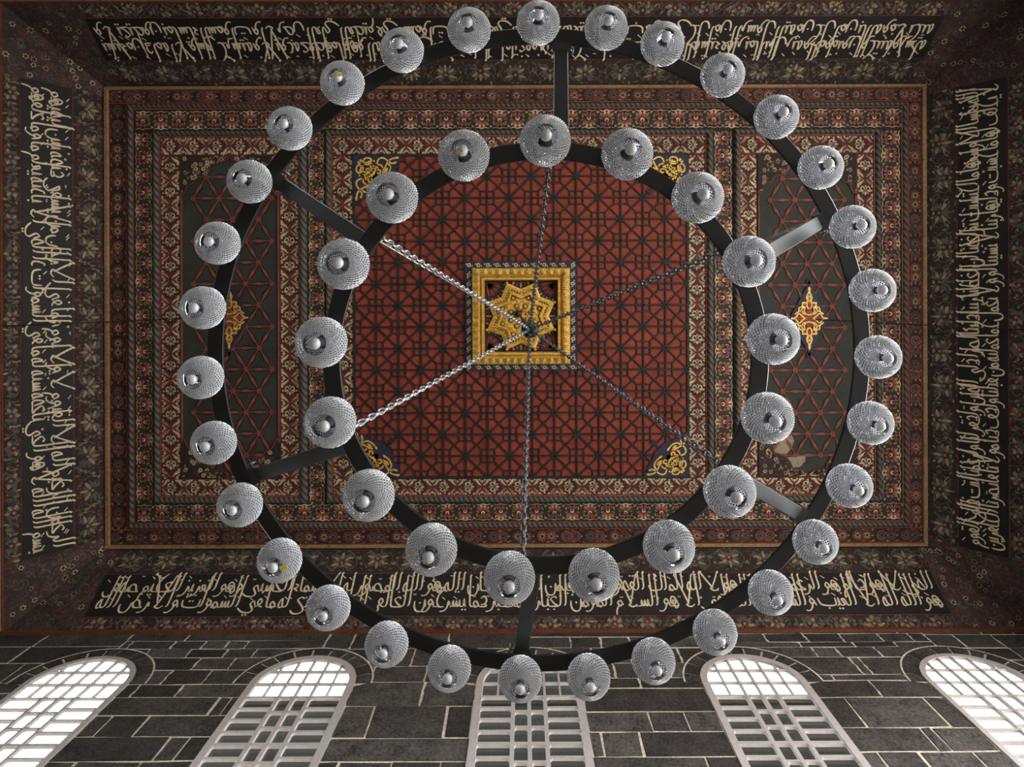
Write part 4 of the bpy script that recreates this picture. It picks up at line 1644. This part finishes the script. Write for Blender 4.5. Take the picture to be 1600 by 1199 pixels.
for (p, q) in OPN_R:
    portal((X1 + 0.3, (p + q) / 2, 6.0), (0, PI / 2, 0), 9.6, q - p)
for (p, q) in OPN_L:
    portal((X0 - 0.3, (p + q) / 2, 7.1), (0, -PI / 2, 0), 5.0, q - p)
for (p, q) in OPN_T:
    portal(((p + q) / 2, Y0 - 0.3, 9.4), (PI / 2, 0, PI), q - p, 2.8)
for c in WX:
    portal((c, D + 0.36, (WBOT + SPRING + RWIN) / 2 + EYE), (-PI / 2, 0, 0), 1.5, SPRING + RWIN - WBOT)

# ------------------------------------------------------------------ building seen through the windows
bl = empty('neighbouring_building', (0.0, 10.6, 0.0))
tag(bl, 'grey stone building standing outside, seen through the middle three windows', 'building')
mb = MB()
mb.box((-8.8, 10.0, 0), (8.9, 14, 1.715 * 10.0 + EYE), M_OUTST)
mb.build('body', bl)
mb = MB()
mb.box((-2.6, 10.4, 1.70 * 10 + EYE), (3.0, 13.6, 2.4 * 10 + EYE), M_OUTST)
mb.build('tower', bl)
mb = MB()
mb.box((-8.9, 9.9, 1.700 * 10.0 + EYE), (9.0, 14.1, 1.722 * 10.0 + EYE), M_STONE3)
mb.build('coping', bl)

# ------------------------------------------------------------------ chandelier
H_IN, H_OUT, H_HUB = 3.60, 4.235, 7.60
LH_IN, LH_OUT = 3.416, 4.05
ch = empty('chandelier', W(828, 515, H_HUB))
tag(ch, 'black iron two-ring chandelier hung with cut-glass globe lamps', 'chandelier')


def ringpt(which, phi, dr=0.0, dh=0.0):
    if which == 'in':
        h, cx, cy, rx, ry = H_IN, 852.8, 560.0, 335.2, 325.0
    else:
        h, cx, cy, rx, ry = H_OUT, 841.7, 547.0, 506.0, 491.0
    c = W(cx, cy, h)
    R = Vector((rx * h / F, ry * h / F, 0))
    return Vector((c.x + (R.x + dr) * math.cos(phi), c.y - (R.y + dr) * math.sin(phi), c.z + dh))


def ring(name, which, w, t):
    mb = MB()
    n = 160
    b = 0.004
    sec = [(-w / 2 + b, 0), (w / 2 - b, 0), (w / 2, b), (w / 2, t - b), (w / 2 - b, t), (-w / 2 + b, t), (-w / 2, t - b), (-w / 2, b)]
    vs = []
    for k in range(n):
        for (r, z) in sec:
            vs.append(ringpt(which, 2 * PI * k / n, r, z))
    m = len(sec)
    fs = []
    for k in range(n):
        for j in range(m):
            fs.append((k * m + j, k * m + (j + 1) % m, ((k + 1) % n) * m + (j + 1) % m, ((k + 1) % n) * m + j))
    mb.mesh(vs, fs, M_RING)
    o = mb.build(name, ch)
    weld(o)
    return o


ring('inner_ring', 'in', 0.094, 0.022)
ring('outer_ring', 'out', 0.100, 0.022)

AZ = [math.radians(a) for a in (85.7, 24.9, -33.2, -93.3, 204.4, 146.2)]
hub = W(828, 515, H_HUB)
CHP = [(860, 236), (1158, 381), (1137, 733), (816, 886), (533, 678), (583, 364)]
RDP = [(879, 64), (1288, 338), (1242, 815), (815, 1026), (400, 756), (428, 281)]


def chain(p, q, pitch, lw, wr, m, name):
    """chain of interlocked oval links from p to q"""
    mb = MB()
    p, q = Vector(p), Vector(q)
    d = q - p
    n = max(2, int(d.length / pitch))
    st = d.length / n
    d.normalize()
    a = d.cross(Vector((0, 0, 1)))
    a.normalize()
    b = d.cross(a)
    for k in range(n):
        c = p + d * (st * (k + 0.5))
        s = a if k % 2 else b
        pts = []
        hl = st * 0.5 + wr * 1.1
        for j in range(10):
            t = 2 * PI * j / 10
            ct, sn = math.cos(t), math.sin(t)
            pts.append(c + d * (hl * (abs(ct) ** 0.7) * (1 if ct >= 0 else -1)) + s * (lw * 0.5 * (abs(sn) ** 0.8) * (1 if sn >= 0 else -1)))
        mb.tube(pts, wr, m, 6, closed=True)
    return mb.build(name, ch)


for i, az in enumerate(AZ):
    # sloping spoke: from the top of the inner ring to the inner edge of the outer ring
    p = ringpt('in', az, 0.012, 0.024)
    q = ringpt('out', az, -0.075, 0.004)
    d = q - p
    d.normalize()
    sd = d.cross(Vector((0, 0, 1)))
    sd.normalize()
    up = sd.cross(d)
    w, t, bv = 0.086, 0.016, 0.004
    mb = MB()
    sec = [(-w / 2 + bv, 0), (w / 2 - bv, 0), (w / 2, bv), (w / 2, t - bv), (w / 2 - bv, t), (-w / 2 + bv, t), (-w / 2, t - bv), (-w / 2, bv)]
    mb.prism([p + sd * a + up * z for a, z in sec], [q + sd * a + up * z for a, z in sec], M_IRON)
    o = mb.build('spoke', ch)
    weld(o)
    # bracket: upright plate on the outer ring with a bolt and a shackle
    mb = MB()
    radial = (ringpt('out', az, 0.1) - ringpt('out', az, 0))
    radial.z = 0
    radial.normalize()
    tang = Vector((-radial.y, radial.x, 0))
    c = ringpt('out', az, -0.060, 0.0)
    cs = []
    for (r, s_) in ((-0.03, -0.052), (0.022, -0.052), (0.022, 0.052), (-0.03, 0.052)):
        cs.append(c + radial * r + tang * s_)
    mb.prism([v + Vector((0, 0, -0.004)) for v in cs], [v + Vector((0, 0, 0.07)) for v in cs], M_IRON)
    for s_ in (-0.03, 0.03):
        mb.tube([c + tang * s_ - radial * 0.03 + Vector((0, 0, 0.03)), c + tang * s_ - radial * 0.045 + Vector((0, 0, 0.03))], 0.009, M_DSTEEL, 8)
    bk = mb.build('bracket', ch)
    mb = MB()
    eye = c + tang * 0.075 + Vector((0, 0, 0.06))
    mb.tube([eye + radial * 0.022 * math.cos(k * PI / 6) + Vector((0, 0, 0.03 * math.sin(k * PI / 6))) for k in range(12)], 0.006, M_DSTEEL, 6, closed=True)
    mb.tube([c + tang * 0.04 + Vector((0, 0, 0.04)), eye], 0.006, M_DSTEEL, 6)
    mb.build('shackle', bk)
    # chain of the inner ring
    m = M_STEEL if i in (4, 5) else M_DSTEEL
    a = W(*CHP[i], H_IN + 0.022)
    e = hub + (a - hub).normalized() * 0.06
    chain(a + Vector((0, 0, 0.01)), e, 0.062, 0.030, 0.0058, m, 'chain')
    # tie rod of the outer ring
    a2 = W(*RDP[i], H_OUT + 0.066)
    mb = MB()
    mb.tube([a2, hub + (a2 - hub).normalized() * 0.06], 0.0052, m, 8)
    mb.build('tie_rod', ch)
    mb = MB()
    mb.tube([a + Vector((0, 0, -0.004)), a + Vector((0, 0, 0.02))], 0.011, M_DSTEEL, 8)
    mb.build('eye_bolt', ch)

mb = MB()
mb.lathe([(0.0, -0.075), (0.05, -0.07), (0.088, -0.045), (0.098, -0.01), (0.092, 0.02), (0.06, 0.05), (0.03, 0.10), (0.0, 0.105)], hub, M_CABLE, 24)
hubo = mb.build('hub', ch)
for i, az in enumerate(AZ):
    mb = MB()
    dr = Vector((math.cos(az), -math.sin(az), 0))
    mb.tube([hub + dr * 0.07 + Vector((0, 0, -0.058)), hub + dr * 0.098 + Vector((0, 0, -0.02))], 0.012, M_CABLE, 8)
    mb.build('hub_clip', hubo)
top = GP(-4.0, -4.0, 0.10)
mb = MB()
mb.tube([hub + Vector((0, 0, 0.09)), top], 0.022, M_IRON, 10)
mb.tube([top + Vector((0, 0, -0.16)), top], [0.05, 0.075], M_IRON, 12)
mb.build('hanging_rod', ch)

# the lamps ---------------------------------------------------------
RG = 0.123


def globe_mesh():
    """hollow cut-glass globe, open at the bottom and at the neck, covered with a diamond spiral of facets"""
    mb = MB()
    N = 32
    y_lo = -math.log(math.tan(PI / 4 + math.radians(64) / 2))
    y_hi = math.log(math.tan(PI / 4 + math.radians(76) / 2))
    st = PI / N
    rows = int((y_hi - y_lo) / st)
    lat = lambda k: 2 * math.atan(math.exp(y_lo + k * st)) - PI / 2

    def P(la, th, r):
        return Vector((r * math.cos(la) * math.cos(th), r * math.cos(la) * math.sin(th), r * math.sin(la) * 0.97))
    for k in range(1, rows):
        for i in range(N):
            # one diamond: corners left, bottom, right, top; white ridge for the glints round it, sunk grey-tinted facets inside
            th = 2 * PI * (i + 0.5 + 0.5 * (k % 2)) / N
            dt = PI / N
            C = [(lat(k), th - dt), (lat(k - 1), th), (lat(k), th + dt), (lat(k + 1), th)]
            la = lat(k)
            sc = math.cos(la)
            q = 0.73
            out = [P(a, t, RG + 0.005 * sc) for a, t in C]
            inn = [P(la + (a - la) * q, th + (t - th) * q, RG - 0.001 * sc) for a, t in C]
            ctr = P(la, th, RG + 0.008 * sc)
            vs = out + inn + [ctr]
            mb.mesh(vs, [(e, (e + 1) % 4, 4 + (e + 1) % 4, 4 + e) for e in range(4)], M_RIDGE)
            mb.mesh(vs, [(4 + e, 4 + (e + 1) % 4, 8) for e in range(4)], M_GLASS)
    # smooth inner wall with a lip at both openings
    prof = []
    l0, l1 = lat(0), lat(rows)
    prof.append((RG * math.cos(lat(1)), RG * math.sin(lat(1)) * .97))
    prof.append((RG * math.cos(l0) * 0.97, RG * math.sin(l0) * .985))
    n = 18
    for j in range(n + 1):
        la = l0 + (l1 - l0) * j / n
        r = RG - 0.011
        prof.append((r * math.cos(la), r * math.sin(la) * .97))
    prof.append((RG * math.cos(lat(rows - 1)), RG * math.sin(lat(rows - 1)) * .97))
    mb.lathe(prof, (0, 0, 0), M_GLASSIN, N, True)
    return mb


def lathe_mesh(name, prof, m, n=16):
    mb = MB()
    mb.lathe(prof, (0, 0, 0), m, n)
    o = mb.build(name)
    return o


proto_globe = globe_mesh().build('glass_globe')
bp_ = [(0.001, -0.030)]
for j in range(1, 9):
    a = -PI / 2 + PI * 0.80 * j / 8
    bp_.append((0.030 * math.cos(a), 0.030 * math.sin(a)))
bp_ += [(0.0145, 0.036), (0.0135, 0.055)]
proto_bulb = lathe_mesh('bulb', bp_, M_BULB, 20)
proto_sock = lathe_mesh('socket', [(0.001, 0.0), (0.020, 0.0), (0.022, 0.01), (0.022, 0.075), (0.034, 0.085), (0.036, 0.095), (0.014, 0.10), (0.012, 0.17), (0.001, 0.17)], M_DSTEEL, 16)

OUTER = [(841, 36), (947, 44), (1035, 69), (1129, 118), (1213, 183), (1282, 262), (1332, 355), (1363, 454), (1372, 558), (1360, 661), (1327, 759), (1274, 847), (1204, 926), (1117, 988), (1021, 1033), (920, 1058), (813, 1061), (702, 1045), (604, 1007), (513, 950), (437, 876), (375, 789), (334, 692), (314, 590), (317, 481), (340, 380), (390, 284), (453, 201), (535, 130), (628, 79), (733, 47)]
INNER = [(852, 220), (980, 241), (1090, 309), (1170, 409), (1208, 530), (1199, 653), (1140, 768), (1045, 854), (928, 899), (796, 903), (674, 859), (576, 774), (516, 660), (502, 535), (537, 413), (613, 309), (725, 243)]
STICK = {(535, 130): (530, 117, M_YELLOW, 3.2), (437, 876): (443, 888, M_YELLOW, 4.0), (725, 243): (718, 236, M_OLIVE, 3.4), (1208, 530): (1228, 541, M_OLIVE, 1.8)}
first = True
for pts, h in ((OUTER, LH_OUT), (INNER, LH_IN)):
    for (x, y) in pts:
        if first:
            g, b_, s_ = proto_globe, proto_bulb, proto_sock
            first = False
        else:
            g, b_, s_ = proto_globe.copy(), proto_bulb.copy(), proto_sock.copy()
            for o in (g, b_, s_):
                COL.objects.link(o)
        c = W(x, y, h)
        g.parent = ch
        g.matrix_parent_inverse = Matrix()
        g.location = c - ch.location
        g.rotation_euler = (0, 0, (x * 7 + y * 3) % 60 * 0.1)
        for o, dz in ((b_, -0.112), (s_, -0.060)):
            o.parent = g
            o.matrix_parent_inverse = Matrix()
            o.location = (0, 0, dz)
        if (x, y) in STICK:
            sx, sy, m, r = STICK[(x, y)]
            hh = h - 0.146
            q = W(sx, sy, hh)
            k = r * hh / F
            mb = MB()
            an = -0.25
            pts4 = [q + Vector(((a * math.cos(an) - b * math.sin(an)) * k, (a * math.sin(an) + b * math.cos(an)) * k, 0)) for a, b in ((-1.35, -.75), (1.35, -.75), (1.35, .75), (-1.35, .75))]
            mb.prism(pts4, [v + Vector((0, 0, 0.003)) for v in pts4], m)
            bpy.context.view_layer.update()
            st = mb.build('sticker', g)

# thin cables along the ceiling
for nm, pts, lab in (('cable', [W(0, 510, HW + 0.02), W(120, 505, 12.05), W(171, 503, HC - 0.02), W(285, 498, HC - 0.02), W(352, 496, HC - 0.03)], 'thin black cable running from the left cove to the left gilt rhombus'),
                     ('cable', [W(1600, 516, HW + 0.05), W(1490, 510.5, 12.1), W(1443, 508, HC - 0.03), W(1367, 504, HC - 0.03), W(1272, 499.5, HC - 0.04)], 'thin black cable running from the right cove to the right gilt rhombus')):
    mb = MB()
    P = [v + Vector((0, 0, -0.06)) for v in pts]
    mb.tube(P, 0.009, M_CABLE, 6)
    tag(mb.build(nm), lab, 'cable', 'ceiling cables')

# ------------------------------------------------------------------ world, camera, view
wd = bpy.data.worlds.new('World')
S.world = wd
wd.use_nodes = True
nt = wd.node_tree
bg = nt.nodes['Background']
tc = nt.nodes.new('ShaderNodeTexCoord')
sp = nt.nodes.new('ShaderNodeSeparateXYZ')
nt.links.new(tc.outputs['Generated'], sp.inputs[0])
rp = nt.nodes.new('ShaderNodeValToRGB')
mr = nt.nodes.new('ShaderNodeMapRange')
mr.inputs['From Min'].default_value = -0.4
mr.inputs['From Max'].default_value = 0.4
nt.links.new(sp.outputs['Z'], mr.inputs['Value'])
nt.links.new(mr.outputs[0], rp.inputs['Fac'])
rp.color_ramp.elements[0].color = (0.42, 0.40, 0.37, 1)
rp.color_ramp.elements[0].position = 0.35
rp.color_ramp.elements[1].color = (0.95, 0.98, 1.0, 1)
rp.color_ramp.elements[1].position = 0.6
nt.links.new(rp.outputs['Color'], bg.inputs['Color'])
bg.inputs['Strength'].default_value = 10.0

cam = bpy.data.cameras.new('Camera')
cam.sensor_fit = 'HORIZONTAL'
cam.sensor_width = 36.0
cam.lens = F / 1600.0 * 36.0
cam.shift_x = -(PX - 800.0) / 1600.0
cam.shift_y = (PY - 599.5) / 1600.0
cam.clip_end = 200
co = bpy.data.objects.new('Camera', cam)
COL.objects.link(co)
co.matrix_world = Matrix(((CR, -SR, 0, 0), (-SR, -CR, 0, 0), (0, 0, -1, EYE), (0, 0, 0, 1)))
S.camera = co

S.view_settings.view_transform = 'Standard'
S.view_settings.look = 'None'
S.view_settings.exposure = 0.48
S.view_settings.gamma = 1.0
S.view_settings.use_curve_mapping = False
